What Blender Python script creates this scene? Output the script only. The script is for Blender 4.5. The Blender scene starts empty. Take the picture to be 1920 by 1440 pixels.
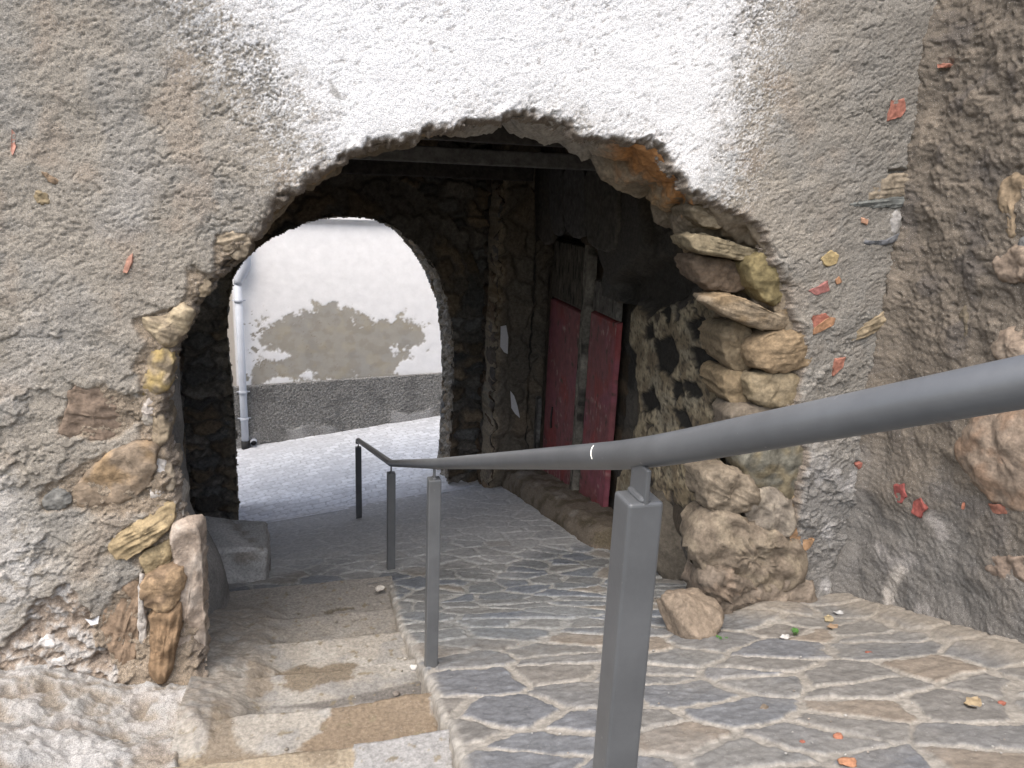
import bpy, bmesh, math, random
import numpy as np
from mathutils import Vector, Matrix
RD = math.radians
scene = bpy.context.scene
COL = scene.collection

# ------------------------------------------------------------------ camera
H = 4.0                                   # eye height above the lowest lane level
PITCH, ROLL, YAW, FPX = RD(14.8), RD(2.5), RD(16.3), 1450.0
def _rz(v):
    c, s = math.cos(YAW), math.sin(YAW)
    return np.array([c*v[0]+s*v[1], -s*v[0]+c*v[1], v[2]])
_f = np.array([0, math.cos(PITCH), -math.sin(PITCH)])
_u0 = np.array([0, math.sin(PITCH), math.cos(PITCH)])
_r0 = np.array([1.0, 0, 0])
CR, CU, CF = _rz(_r0*math.cos(ROLL)+_u0*math.sin(ROLL)), _rz(-_r0*math.sin(ROLL)+_u0*math.cos(ROLL)), _rz(_f)
cam = bpy.data.cameras.new('camera')
cam.sensor_width = 36.0
cam.lens = 36.0*FPX/1920.0
cam.clip_start, cam.clip_end = 0.05, 500
camo = bpy.data.objects.new('camera', cam)
COL.objects.link(camo)
M = Matrix.Identity(4)
for i in range(3):
    M[i][0], M[i][1], M[i][2] = CR[i], CU[i], -CF[i]
M[2][3] = H
camo.matrix_world = M
scene.camera = camo

# ------------------------------------------------------------------ light
SUN_EL, SUN_AZ = RD(60), RD(215)          # azimuth of the sun, clockwise from +Y
w = bpy.data.worlds.new('World'); scene.world = w; w.use_nodes = True
nt = w.node_tree
sky = nt.nodes.new('ShaderNodeTexSky'); sky.sky_type = 'NISHITA'; sky.sun_disc = False
sky.sun_elevation = SUN_EL; sky.sun_rotation = SUN_AZ
sky.air_density = 1.0; sky.dust_density = 4.0; sky.ozone_density = 1.0
nt.links.new(sky.outputs[0], nt.nodes['Background'].inputs[0])
nt.nodes['Background'].inputs[1].default_value = 0.15
sl = bpy.data.lights.new('sun', 'SUN'); sl.energy = 1.45; sl.angle = RD(75); sl.color = (1.0, 0.975, 0.92)
so = bpy.data.objects.new('sun', sl); COL.objects.link(so)
d = Vector((math.sin(SUN_AZ)*math.cos(SUN_EL), math.cos(SUN_AZ)*math.cos(SUN_EL), math.sin(SUN_EL)))
so.rotation_euler = d.to_track_quat('Z', 'Y').to_euler()
so.location = (0, -5, 12)
vs = scene.view_settings
vs.view_transform = 'Standard'; vs.look = 'None'; vs.gamma = 1.0; vs.use_curve_mapping = False
vs.exposure = 1.2
scene.cycles.max_bounces = 5; scene.cycles.diffuse_bounces = 4; scene.cycles.use_denoising = True

# ------------------------------------------------------------------ photo ray -> point on a real plane
def ray(x, y): return CF + CR*(x-960)/FPX - CU*(y-720)/FPX
def atX(x, y, c):
    v = ray(x, y); p = v*(c/v[0]); p[2] += H; return p
def atY(x, y, c):
    v = ray(x, y); p = v*(c/v[1]); p[2] += H; return p
def atZ(x, y, c):
    v = ray(x, y); p = v*((c-H)/v[2]); p[2] += H; return p

# ------------------------------------------------------------------ noise
def _hash(ix, iy, seed):
    h = (ix.astype(np.int64)*374761393 + iy.astype(np.int64)*668265263 + seed*1442695041) & 0xffffffff
    h = ((h ^ (h >> 13))*1274126177) & 0xffffffff
    h = ((h ^ (h >> 15))*2246822519) & 0xffffffff
    return h ^ (h >> 16)
def h01(ix, iy, seed): return (_hash(ix, iy, seed) & 0xffffff)/float(0x1000000)
_ang = np.arange(256)/256*2*np.pi
_GX, _GY = np.cos(_ang), np.sin(_ang)
def perlin(x, y, seed=0):
    x = np.asarray(x, float); y = np.asarray(y, float)
    ix, iy = np.floor(x), np.floor(y)
    fx, fy = x-ix, y-iy
    ux, uy = fx*fx*fx*(fx*(fx*6-15)+10), fy*fy*fy*(fy*(fy*6-15)+10)
    def g(a, b):
        k = (_hash(ix+a, iy+b, seed) & 255).astype(np.int64)
        return _GX[k]*(fx-a)+_GY[k]*(fy-b)
    a = g(0, 0); b = g(1, 0); c = g(0, 1); dd = g(1, 1)
    t = a+ux*(b-a)
    return 1.5*(t + uy*((c+ux*(dd-c))-t))
def fbm(x, y, o=4, seed=0, gain=.5):
    s = 0; a = 1.0; f = 1.0; n = 0
    for k in range(o):
        s = s + a*perlin(x*f+k*17.3, y*f-k*9.1, seed+k*7); n += a; a *= gain; f *= 2.03
    return s/n*1.6
def ss(a, b, x):
    t = np.clip((x-a)/(b-a), 0, 1); return t*t*(3-2*t)
def voronoi(x, y, seed=0, jit=.9):
    """F1 distance, distance to the cell border, cell random number"""
    ix, iy = np.floor(x), np.floor(y)
    best = np.full(x.shape, 1e9); bx = np.zeros(x.shape); by = np.zeros(x.shape); bi = ix.copy(); bj = iy.copy()
    def pt(i, j):
        return i+.5+(h01(i, j, seed)-.5)*jit, j+.5+(h01(i, j, seed+91)-.5)*jit
    for a in (-1, 0, 1):
        for b in (-1, 0, 1):
            px, py = pt(ix+a, iy+b)
            dd = (px-x)**2+(py-y)**2
            m = dd < best
            best = np.where(m, dd, best); bx = np.where(m, px, bx); by = np.where(m, py, by)
            bi = np.where(m, ix+a, bi); bj = np.where(m, iy+b, bj)
    e = np.full(x.shape, 1e9)
    for a in (-2, -1, 0, 1, 2):
        for b in (-2, -1, 0, 1, 2):
            px, py = pt(ix+a, iy+b)
            dx, dy = px-bx, py-by
            L = np.sqrt(dx*dx+dy*dy)
            q = ((bx+px)/2-x)*dx+((by+py)/2-y)*dy
            e = np.minimum(e, np.where(L > 1e-6, q/np.maximum(L, 1e-6), 1e9))
    return np.sqrt(best), e, h01(bi, bj, seed+33), h01(bi, bj, seed+57)
def sdpoly(x, y, poly):
    """signed distance to a closed polygon, negative inside"""
    P = np.asarray(poly, float); n = len(P)
    d2 = np.full(x.shape, 1e9); inside = np.zeros(x.shape, bool)
    for i in range(n):
        a, b = P[i], P[(i+1) % n]
        ex, ey = b-a
        wx, wy = x-a[0], y-a[1]
        t = np.clip((wx*ex+wy*ey)/(ex*ex+ey*ey+1e-12), 0, 1)
        d2 = np.minimum(d2, (wx-ex*t)**2+(wy-ey*t)**2)
        c = ((a[1] > y) != (b[1] > y))
        if abs(ey) > 1e-12:
            inside ^= c & (x < ex*(y-a[1])/ey+a[0])
    s = np.sqrt(d2)
    return np.where(inside, -s, s)
def mixc(c, col, m):
    return c*(1-m[..., None])+np.asarray(col)*m[..., None]

# ------------------------------------------------------------------ materials
def material(name, color=None, rough=.9, n_scale=60, n_amt=.25, bump=((180, .3, .004),), metallic=0, spec=.3, speck=None, tint=None):
    m = bpy.data.materials.new(name); m.use_nodes = True
    t = m.node_tree; N = t.nodes; L = t.links
    b = N['Principled BSDF']; b.inputs['Roughness'].default_value = rough
    b.inputs['Metallic'].default_value = metallic
    b.inputs['Specular IOR Level'].default_value = spec
    tc = N.new('ShaderNodeTexCoord')
    if color is None:
        a = N.new('ShaderNodeAttribute'); a.attribute_name = 'Col'; src = a.outputs['Color']
    else:
        a = N.new('ShaderNodeRGB'); a.outputs[0].default_value = (*color, 1); src = a.outputs[0]
    if n_amt:
        nz = N.new('ShaderNodeTexNoise'); nz.inputs['Scale'].default_value = n_scale
        nz.inputs['Detail'].default_value = 6; nz.inputs['Roughness'].default_value = .65
        L.new(tc.outputs['Object'], nz.inputs['Vector'])
        mr = N.new('ShaderNodeMapRange')
        mr.inputs[1].default_value, mr.inputs[2].default_value = .3, .7
        mr.inputs[3].default_value, mr.inputs[4].default_value = 1-n_amt, 1+n_amt
        L.new(nz.outputs['Fac'], mr.inputs[0])
        mx = N.new('ShaderNodeMix'); mx.data_type = 'RGBA'; mx.blend_type = 'MULTIPLY'; mx.inputs[0].default_value = 1
        L.new(src, mx.inputs[6]); L.new(mr.outputs[0], mx.inputs[7]); src = mx.outputs[2]
    if speck:
        sc, lo, hi, scol = speck
        n2 = N.new('ShaderNodeTexNoise'); n2.inputs['Scale'].default_value = sc; n2.inputs['Detail'].default_value = 3
        L.new(tc.outputs['Object'], n2.inputs['Vector'])
        m2 = N.new('ShaderNodeMapRange'); m2.inputs[1].default_value, m2.inputs[2].default_value = lo, hi
        L.new(n2.outputs['Fac'], m2.inputs[0])
        mx = N.new('ShaderNodeMix'); mx.data_type = 'RGBA'
        L.new(m2.outputs[0], mx.inputs[0]); L.new(src, mx.inputs[6]); mx.inputs[7].default_value = (*scol, 1); src = mx.outputs[2]
    L.new(src, b.inputs['Base Color'])
    prev = None
    for sc, st, dist in bump:
        nb = N.new('ShaderNodeTexNoise'); nb.inputs['Scale'].default_value = sc
        nb.inputs['Detail'].default_value = 5; nb.inputs['Roughness'].default_value = .6
        L.new(tc.outputs['Object'], nb.inputs['Vector'])
        bp = N.new('ShaderNodeBump'); bp.inputs['Strength'].default_value = st; bp.inputs['Distance'].default_value = dist
        L.new(nb.outputs['Fac'], bp.inputs['Height'])
        if prev: L.new(prev, bp.inputs['Normal'])
        prev = bp.outputs['Normal']
    if prev: L.new(prev, b.inputs['Normal'])
    return m
MT = dict(
    plaster=material('rough_plaster', n_scale=210, n_amt=.5, bump=((190, 1.0, .005), (520, .7, .003)), speck=(240, .66, .72, (.60, .57, .53))),
    stone=material('rubble_stone', n_scale=45, n_amt=.35, bump=((70, .7, .008), (260, .5, .003))),
    slate=material('slate_paving', n_scale=35, n_amt=.3, bump=((60, .4, .004), (300, .5, .002)), rough=.75, speck=(330, .68, .73, (.6, .58, .55))),
    concrete=material('worn_concrete', n_scale=70, n_amt=.34, bump=((70, .7, .005), (350, .6, .002)), speck=(300, .69, .74, (.6, .58, .55))),
    house=material('painted_render', n_scale=8, n_amt=.06, bump=((60, .3, .003),), rough=.85),
    dado=material('pebble_dash', n_scale=70, n_amt=.5, bump=((55, 1.0, .03), (160, .6, .006))),
    setts=material('stone_setts', n_scale=25, n_amt=.15, bump=((80, .4, .003),), rough=.7),
    paint=material('grey_metal_paint', (.105, .109, .112), rough=.42, n_scale=9, n_amt=.16, speck=(95, .72, .76, (.22, .21, .20)), bump=((140, .15, .001),), metallic=.15, spec=.5),
    wood=material('weathered_wood', n_scale=30, n_amt=.4, bump=((60, .6, .004),)),
    dark_wood=material('dark_timber', (.055, .05, .045), n_scale=20, n_amt=.5, bump=((50, .6, .006),)),  # one dark base colour for ceiling and beams
    grey_wood=material('grey_timber', (.14, .137, .13), n_scale=20, n_amt=.4, bump=((50, .6, .006),)),  # paler copy of the timber; light on the middle beam's face put into colour
    red=material('faded_red_paint', n_scale=14, n_amt=.25, bump=((90, .3, .002),), rough=.6),
    pipe=material('grey_plastic_pipe', (.50, .53, .58), rough=.45, n_scale=6, n_amt=.06, bump=()),
    black=material('black_rubber', (.03, .03, .03), rough=.7, n_amt=0, bump=()),
    paper=material('white_paper', (.55, .55, .55), rough=.8, n_amt=.1, bump=()),
    white=material('white_enamel', (.8, .78, .7), rough=.4, n_amt=0, bump=()),
    terracotta=material('terracotta', n_scale=60, n_amt=.3, bump=((120, .5, .003),)),
    leaf=material('dry_leaf', n_scale=60, n_amt=.3, bump=((80, .3, .002),), rough=.7),
    green=material('green_leaf', n_scale=60, n_amt=.3, bump=(), rough=.6),
)

# ------------------------------------------------------------------ object helpers
def mesh_obj(name, verts, faces, mat, parent=None, cols=None, smooth=True):
    """faces: (n,4) or list of arrays"""
    V = np.ascontiguousarray(verts, dtype=np.float32).reshape(-1, 3)
    me = bpy.data.meshes.new(name)
    if isinstance(faces, np.ndarray):
        F = faces.astype(np.int32); k = F.shape[1]
        me.vertices.add(len(V)); me.vertices.foreach_set('co', V.ravel())
        me.loops.add(F.size); me.loops.foreach_set('vertex_index', F.ravel())
        me.polygons.add(len(F)); me.polygons.foreach_set('loop_start', np.arange(0, F.size, k, dtype=np.int32))
        me.update(calc_edges=True)
    else:
        me.from_pydata(V.tolist(), [], [list(map(int, f)) for f in faces]); me.update()
    me.polygons.foreach_set('use_smooth', np.full(len(me.polygons), smooth))
    if cols is not None:
        c = np.ones((len(V), 4), np.float32); c[:, :3] = np.clip(np.asarray(cols).reshape(-1, 3), 0.004, .9)
        a = me.color_attributes.new('Col', 'FLOAT_COLOR', 'POINT'); a.data.foreach_set('color', c.ravel())
    me.materials.append(MT[mat])
    o = bpy.data.objects.new(name, me); COL.objects.link(o)
    if parent: o.parent = parent
    return o
def grid_faces(ny, nx, flip=False):
    i = np.arange(ny*nx).reshape(ny, nx)
    a, b, c, dd = i[:-1, :-1], i[:-1, 1:], i[1:, 1:], i[1:, :-1]
    f = np.stack([a, b, c, dd] if not flip else [a, dd, c, b], -1).reshape(-1, 4)
    return f
def grid_obj(name, P, mat, col=None, keep=None, parent=None, flip=False):
    ny, nx = P.shape[:2]
    F = grid_faces(ny, nx, flip); V = P.reshape(-1, 3); C = None if col is None else col.reshape(-1, 3)
    if keep is not None:
        F = F[keep.reshape(-1)]
        used = np.zeros(len(V), bool); used[F.ravel()] = True
        idx = np.cumsum(used)-1
        V = V[used]; F = idx[F]; C = None if C is None else C[used]
    return mesh_obj(name, V, F, mat, parent, C)
def tag(o, label=None, cat=None, group=None, kind=None):
    if label: o['label'] = label
    if cat: o['category'] = cat
    if group: o['group'] = group
    if kind: o['kind'] = kind
    return o
def thing(name, loc, label, cat, group=None):
    o = bpy.data.objects.new(name, None); COL.objects.link(o); o.empty_display_size = .1
    return tag(o, label, cat, group)
def lin(a, b, s): return np.linspace(a, b, max(2, int(round((b-a)/s))+1))
def chaikin(p, n=2):
    p = np.asarray(p, float)
    for _ in range(n):
        q = np.roll(p, -1, 0)
        p = np.stack([.75*p+.25*q, .25*p+.75*q], 1).reshape(-1, 2)
    return p
def resample(p, n):
    q = np.vstack([p, p[:1]]); s = np.r_[0, np.cumsum(np.hypot(*np.diff(q, axis=0).T))]
    t = np.linspace(0, s[-1], n, endpoint=False)
    return np.stack([np.interp(t, s, q[:, 0]), np.interp(t, s, q[:, 1])], 1)
def tube(path, r, n=14, cap=True):
    P = np.asarray(path, float); m = len(P); V = []; F = []
    T = np.gradient(P, axis=0); T /= np.linalg.norm(T, axis=1)[:, None]
    ref = np.array([0, 0, 1.0]) if abs(T[0][2]) < .9 else np.array([1.0, 0, 0])
    for i in range(m):
        a = np.cross(T[i], ref); a /= np.linalg.norm(a); b = np.cross(a, T[i])
        rr = r[i] if hasattr(r, '__len__') else r
        for k in range(n):
            t = 2*math.pi*k/n; V.append(P[i]+(a*math.cos(t)+b*math.sin(t))*rr)
    for i in range(m-1):
        for k in range(n):
            F.append([i*n+k, i*n+(k+1) % n, (i+1)*n+(k+1) % n, (i+1)*n+k])
    if cap:
        F.append(list(range(n))[::-1]); F.append([(m-1)*n+k for k in range(n)])
    return np.array(V), F
def box_obj(name, c, s, mat, parent=None, bevel=.004, rot=None, segs=2, cols=None):
    bm = bmesh.new(); bmesh.ops.create_cube(bm, size=1)
    for v in bm.verts: v.co = Vector((v.co.x*s[0], v.co.y*s[1], v.co.z*s[2]))
    if bevel: bmesh.ops.bevel(bm, geom=list(bm.edges), offset=bevel, segments=segs, affect='EDGES', profile=.5)
    if rot is not None: bmesh.ops.rotate(bm, verts=bm.verts, matrix=rot)
    bmesh.ops.translate(bm, verts=bm.verts, vec=Vector(c))
    me = bpy.data.meshes.new(name); bm.to_mesh(me); bm.free()
    me.materials.append(MT[mat])
    if cols is not None:
        a = me.color_attributes.new('Col', 'FLOAT_COLOR', 'POINT')
        a.data.foreach_set('color', np.tile(np.r_[np.asarray(cols), 1], len(me.vertices)).astype(np.float32))
    o = bpy.data.objects.new(name, me); COL.objects.link(o)
    if parent: o.parent = parent
    return o

# ------------------------------------------------------------------ shared dimensions
YF, YB = 3.12, 3.62                       # front arch wall: outer face, inner face
YR = 7.45                                 # far arch wall face
XS = 2.83                                 # rough side wall on the right
def G(X, Y):                              # slope of the ramp and passage floor
    z = np.where(Y < 3.0, -1.09-.335*Y, -2.095-.262*(Y-3.0))
    z = z+ss(3.5, 7.4, Y)*.11*(X-.6)
    return z+H
def hit(x, y, surf):
    """where a photo ray meets a ground surface"""
    v = ray(x, y); lo, hi = .4, 14.0
    for _ in range(40):
        m = (lo+hi)/2; p = v*m
        if p[2]+H > surf(np.array(p[0]), np.array(p[1])): lo = m
        else: hi = m
    p = v*lo; p[2] += H
    return p
def onG(x, y): return hit(x, y, G)
def pf(pts, c=YF): return [(lambda p: (p[0], p[2]))(atY(x, y, c)) for x, y in pts]
def px_(pts, c): return [(lambda p: (p[1], p[2]))(atX(x, y, c)) for x, y in pts]
EDGE = np.array([onG(x, y)[:2] for x, y in [(868, 1440), (838, 1360), (800, 1270), (765, 1200), (745, 1160), (733, 1110), (724, 1072)]])
def edgeX(Y): return np.interp(Y, EDGE[:, 1], EDGE[:, 0])

# ------------------------------------------------------------------ the front wall
OUT = [(378, 1420), (376, 1330), (374, 1200), (366, 1000), (336, 985), (328, 930), (322, 850), (304, 790), (307, 740), (322, 690), (320, 655), (352, 602),
       (372, 560), (395, 530), (425, 495), (462, 468), (486, 425), (505, 392), (560, 350), (620, 310), (660, 284), (700, 275), (760, 262), (800, 246),
       (860, 237), (890, 231), (960, 222), (1005, 217), (1060, 233), (1085, 252), (1130, 262), (1190, 268), (1240, 277), (1262, 322), (1300, 362),
       (1345, 385), (1400, 405), (1436, 440), (1450, 485), (1476, 540), (1490, 600), (1510, 650), (1500, 720), (1490, 760), (1510, 850), (1496, 950),
       (1484, 1050), (1490, 1200), (1490, 1420)]
OUTP = np.array(pf(OUT))
EXPO = pf([(404, 438), (468, 430), (480, 470), (410, 560), (385, 600), (330, 700), (335, 990), (390, 1010), (395, 1345), (250, 1345), (175, 1230), (165, 1170),
           (240, 1095), (262, 1080), (235, 1050), (190, 1040), (270, 965), (70, 962), (75, 930), (150, 870), (262, 828), (255, 800), (205, 832), (112, 815), (140, 718),
           (255, 742), (252, 690), (270, 640), (258, 600), (345, 565), (345, 500), (400, 520)])
CRUM = pf([(-60, 1260), (20, 1200), (60, 1130), (110, 1090), (160, 1130), (180, 1200), (250, 1300), (330, 1330), (420, 1330), (420, 1500), (-60, 1500)])
WHITE = pf([(430, -40), (480, 60), (560, 150), (610, 210), (640, 290), (740, 270), (900, 215), (1060, 220), (1240, 275), (1300, 345), (1322, 310), (1350, 220),
            (1370, 110), (1400, -40)])
EFFL = pf([(-40, 860), (20, 840), (60, 960), (130, 1060), (90, 1120), (40, 1190), (-40, 1240)])
DRIP = pf([(1300, 380), (1330, 300), (1395, 270), (1400, 330), (1350, 395)])
wall = thing('arch_wall', (0, 0, 0), 'tall rough plastered wall with white patch over the near ragged archway', 'wall')
def front_field(X, Z):
    c30, s30 = math.cos(-.45), math.sin(-.45)
    U, W = X*c30-Z*s30, X*s30+Z*c30
    wx = X+.02*fbm(X*14, Z*14, 3, 5); wz = Z+.02*fbm(X*14+40, Z*14, 3, 6)
    sd = sdpoly(wx, wz, OUTP)             # negative in the opening
    big = fbm(X*2.2, Z*2.2, 3, 11); mid = fbm(X*9, Z*11, 4, 12)
    rough = fbm(U*30, W*48, 4, 13, .6); grit = perlin(X*120, Z*120, 14)
    pits = ss(.34, .58, perlin(U*24+.6*mid, W*58, 15)+.45*perlin(U*80, W*130, 16))*ss(-.3, .4, fbm(X*3, Z*3, 2, 17)+.3)
    flake = np.abs(fbm(X*4.0, Z*5.5, 4, 18)); crack = ss(.035, .0, flake)*ss(-.1, .4, fbm(X*1.7, Z*1.7, 2, 19))
    h = .012*big+.004*mid+(.0012*rough+.0020*grit+.0010*perlin(U*75, W*95, 24))-.0042*pits-.009*crack
    return U, W, sd, h, pits, rough, mid, big, crack
HT = {}
def surf_off(k, q, pc=90):
    """how far the finished wall face stands proud of its plane round a stone's outline"""
    a, b, h = HT[k]; q = np.asarray(q); q = np.vstack([q, q.mean(0)])
    i = np.clip(np.searchsorted(a, q[:, 0]), 0, len(a)-1); j = np.clip(np.searchsorted(b, q[:, 1]), 0, len(b)-1)
    return float(np.percentile(h[j, i], pc))
def front_wall():
    xs = np.r_[lin(-4.2, -2.4, .04)[:-1], lin(-2.4, -1.35, .012)[:-1], lin(-1.35, 2.86, .0052)]
    zs = np.r_[lin(H-3.2, H-2.5, .08)[:-1], lin(H-2.5, H+.98, .0052), lin(H+.98, H+1.5, .014)[1:], lin(H+1.5, H+2.2, .05)[1:]]
    X, Z = np.meshgrid(xs, zs)
    U, W, sd, h, pits, rough, mid, big, crack = front_field(X, Z)
    ne = .035*fbm(X*11, Z*11, 4, 21)
    sd = sd+.010*fbm(X*32, Z*32, 3, 22)+.012*(voronoi(X*22+fbm(X*30, Z*30, 2, 25), Z*22, 23)[2]-.5)
    white = ss(-.16, .10, -sdpoly(X, Z, WHITE)+ne*2.2+.05*rough+.07*perlin(X*100, Z*100, 49)-.03*pits+.05*big)
    expo = ss(.012, -.012, sdpoly(X, Z, EXPO)+ne*.8)
    crum = ss(.006, -.006, sdpoly(X, Z, CRUM)+ne)
    effl = ss(.05, -.15, sdpoly(X, Z, EFFL)+ne)
    rough2 = fbm(X*18, Z*22, 5, 31, .6)
    # plaster colour
    c = np.empty(X.shape+(3,)); c[:] = (.295, .266, .222)
    c = mixc(c, (.262, .25, .225), .65*ss(-.1, .5, fbm(X*3.2, Z*3.2, 4, 41)))
    c = mixc(c, (.295, .24, .185), .5*ss(.15, .6, fbm(X*4.4+9, Z*4.4, 4, 42)))
    c = mixc(c, (.34, .32, .29), .5*ss(.3, .7, fbm(X*2.6, Z*3.1, 4, 43)))
    rgt = ss(1.9, 2.6, X+.15*mid)  # right end darkened in the colour for the shade of the side wall
    c = mixc(c, (.215, .205, .185), .75*rgt)
    lowr = ss(-1.0, -1.6, Z-H+.1*mid)*ss(1.9, 2.3, X)
    c = mixc(c, (.20, .195, .185), .8*lowr)
    c = mixc(c, (.42, .41, .40), .7*lowr*ss(.25, .6, fbm(X*5, Z*4, 4, 44)))
    c = mixc(c, (.52, .50, .47), .8*effl*ss(-.3, .3, rough2+big))
    c = mixc(c, (.26, .205, .145), .8*expo)
    lowl = ss(-.9, -2.1, Z-H)*ss(.1, -.6, X)
    cw = ss(-.15, .45, rough2+.5*fbm(X*6, Z*6, 3, 45))
    c = mixc(c, (.31, .25, .195), .9*crum); c = mixc(c, (.47, .455, .43), .85*crum*cw)
    # splashes of whitewash round the patch
    spl = ss(.30, .55, .45*fbm(X*20, Z*24, 3, 46)+.75*fbm(X*95, Z*110, 2, 48)+.55*ss(.6, -.05, sdpoly(X, Z, WHITE))-.10)
    white = np.maximum(white, .85*spl*ss(.45, .0, sdpoly(X, Z, WHITE)))
    edge_bare = ss(.0, .02, sd+.012*rough2)       # the broken rim itself shows no lime
    white = white*edge_bare
    c = mixc(c, (.72, .72, .715), white)
    c = mixc(c, (.34, .32, .30), .6*white*ss(.75, 1.0, pits))
    chip = ss(.012, -.006, sdpoly(X, Z, pf([(612, 150), (622, 146), (632, 168), (636, 184), (624, 176)]))+.4*ne)
    c = mixc(c, (.36, .35, .33), .9*chip); pock = ss(.008, -.006, sdpoly(X, Z, pf([(1668, 322), (1690, 316), (1712, 320), (1716, 336), (1700, 330), (1680, 330)]))+.3*ne); h = h-.03*pock
    drip = ss(.02, -.03, sdpoly(X, Z, DRIP)+ne)
    c = mixc(c, (.42, .42, .41), .75*drip*ss(-.2, .3, rough2))
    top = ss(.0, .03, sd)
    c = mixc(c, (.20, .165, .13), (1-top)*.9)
    lay = ss(.12, .145, fbm(X*3.1, Z*3.9, 6, 51, .55)); lay2 = ss(.10, .12, fbm(X*5.2+3, Z*6.1, 6, 52, .55))
    lowz = ss(-.2, -1.0, Z-H+.2*big)
    h = h+(.003+.010*lowz)*lay*(1-white)+(.002+.007*lowz)*lay2*(1-white)
    dots = ss(.42, .62, perlin(U*58, W*105, 53)+.35*perlin(U*130, W*190, 54)); h = h-.0045*dots
    gr = ss(.35, .6, perlin(U*85+4, W*120, 55)); h = h+.0022*gr
    h = h*(1-.55*white)
    h = h+.004*white-.014*expo+.012*rough2*expo+crum*(.020*rough2-.030)+(.007*rough2)*lowr
    # the foot of the wall swells outwards
    foot = ss(-1.75, -2.4, Z-H)
    h = h+foot*(.10*ss(.1, -.4, X)+.05*ss(2.1, 2.4, X)*0+.04)
    rim = ss(.03, -.004, sd+.01*rough2)
    back = np.clip(-sd+.004, 0, .06)*2.2
    Yv = YF-h+rim*.014+back
    Yv = Yv-.03*ss(.02, .0, np.abs(sd-.03))*ss(.1, .5, fbm(X*7, Z*7, 3, 47))*.5
    P = np.stack([X, Yv, Z], -1)
    HT['f'] = (xs, zs, YF-Yv)
    ctr = (sd[:-1, :-1]+sd[1:, 1:])/2
    o = grid_obj('plaster_face', P, 'plaster', c, keep=(ctr > -.018), parent=wall)
    return o
front_wall()
# reveal of the arch: loft from the broken rim to the inner face
INN = [(376, 1420), (374, 1330), (372, 1200), (366, 1000), (336, 985), (330, 930), (324, 850), (314, 790), (314, 740), (328, 690), (328, 655), (360, 602),
       (380, 560), (404, 530), (434, 500), (470, 478), (500, 444), (528, 412), (575, 372), (630, 335), (668, 312), (704, 296), (760, 282), (800, 272),
       (850, 264), (890, 260), (940, 256), (985, 262), (1030, 282), (1070, 286), (1090, 310), (1130, 338), (1165, 362), (1200, 392), (1230, 425),
       (1262, 462), (1290, 500), (1310, 540), (1322, 585), (1330, 630), (1334, 680), (1336, 730), (1338, 780), (1338, 820), (1336, 880), (1330, 950),
       (1322, 1050), (1310, 1150), (1310, 1420)]
INNP = np.array([(lambda p: (p[0], p[2]))(atY(x, y, YB)) for x, y in INN])
def reveal(a, b, ya, yb, name, mat, parent, base, seed, cell=(.16, .11), amp=.03, extra=None, step=.009, fill=1.0, inset=0.0):
    A, B = np.asarray(a), np.asarray(b)
    s = np.r_[0, np.cumsum(np.hypot(*np.diff(A, axis=0).T))]
    S = lin(0, s[-1], step); T = lin(0, 1, step/abs(yb-ya))
    def smooth(q):
        k = np.ones(9)/9; e = np.r_[np.full(4, q[0]), q, np.full(4, q[-1])]; return np.convolve(e, k, 'valid')
    ax, az = smooth(np.interp(S, s, A[:, 0])), smooth(np.interp(S, s, A[:, 1]))
    bx, bz = smooth(np.interp(S, s, B[:, 0])), smooth(np.interp(S, s, B[:, 1]))
    SS, TT = np.meshgrid(S, T)
    Yv = ya+(yb-ya)*TT
    TW = TT**fill; X = ax+(bx-ax)*TW; Z = az+(bz-az)*TW
    tx, tz = np.gradient(ax), np.gradient(az); L = np.hypot(tx, tz)+1e-9
    nx, nz = -tz/L, tx/L                          # points into the masonry for a path that runs up, over and down
    wv = .03*fbm(SS*6, Yv*6, 3, seed)
    f1, e, r1, r2 = voronoi((SS+wv)/cell[0], (Yv+wv+.1)/cell[1]*.55, seed)
    bul = ss(0, .28, e)
    ro = fbm(SS*22, Yv*22, 4, seed+3)
    d = amp*(1-bul)+(r1-.5)*amp*.9+.013*ro+inset
    d = d*ss(-.02, .12, TT)
    P = np.stack([X+nx*d, Yv, Z+nz*d], -1)
    c = np.empty(X.shape+(3,)); c[:] = base
    c = c*(.65+.7*r2)[..., None]*np.where(r1[..., None] > .6, np.array([1.1, .98, .82]), 1.0)
    c = mixc(c, np.asarray(base)*.75, (1-bul)*.8)
    c = mixc(c, np.asarray(base)*1.5, .5*ss(.2, .7, ro))
    if extra is not None: c = extra(c, SS/S[-1], TT, ro, bul)
    return grid_obj(name, P, mat, c, parent=parent, flip=True)
def rev_extra(c, s, t, ro, bul):
    m = ss(SO[0], SO[0]+.012, s+.02*ro)*ss(SO[1], SO[1]-.012, s+.02*ro)*ss(.75, .3, t+.25*ro)
    c = mixc(c, (.42, .20, .07), .8*m)            # rusty orange stone over the right haunch
    m = ss(SO[2], SO[2]+.03, s)*ss(SO[0]+.02, SO[0]-.01, s)
    return mixc(c, (.36, .345, .315), .85*m)
RIM = np.array(OUTP)
_cl = np.r_[0, np.cumsum(np.hypot(*np.diff(RIM, axis=0).T))]; _cl /= _cl[-1]
SO = (_cl[OUT.index((1130, 262))], _cl[OUT.index((1300, 362))], _cl[OUT.index((800, 246))])
reveal(RIM, INNP, YF+.035, YB, 'arch_reveal', 'stone', wall, (.20, .165, .12), 61, cell=(.24, .17), amp=.04, extra=rev_extra, fill=.55, inset=.018)

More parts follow.
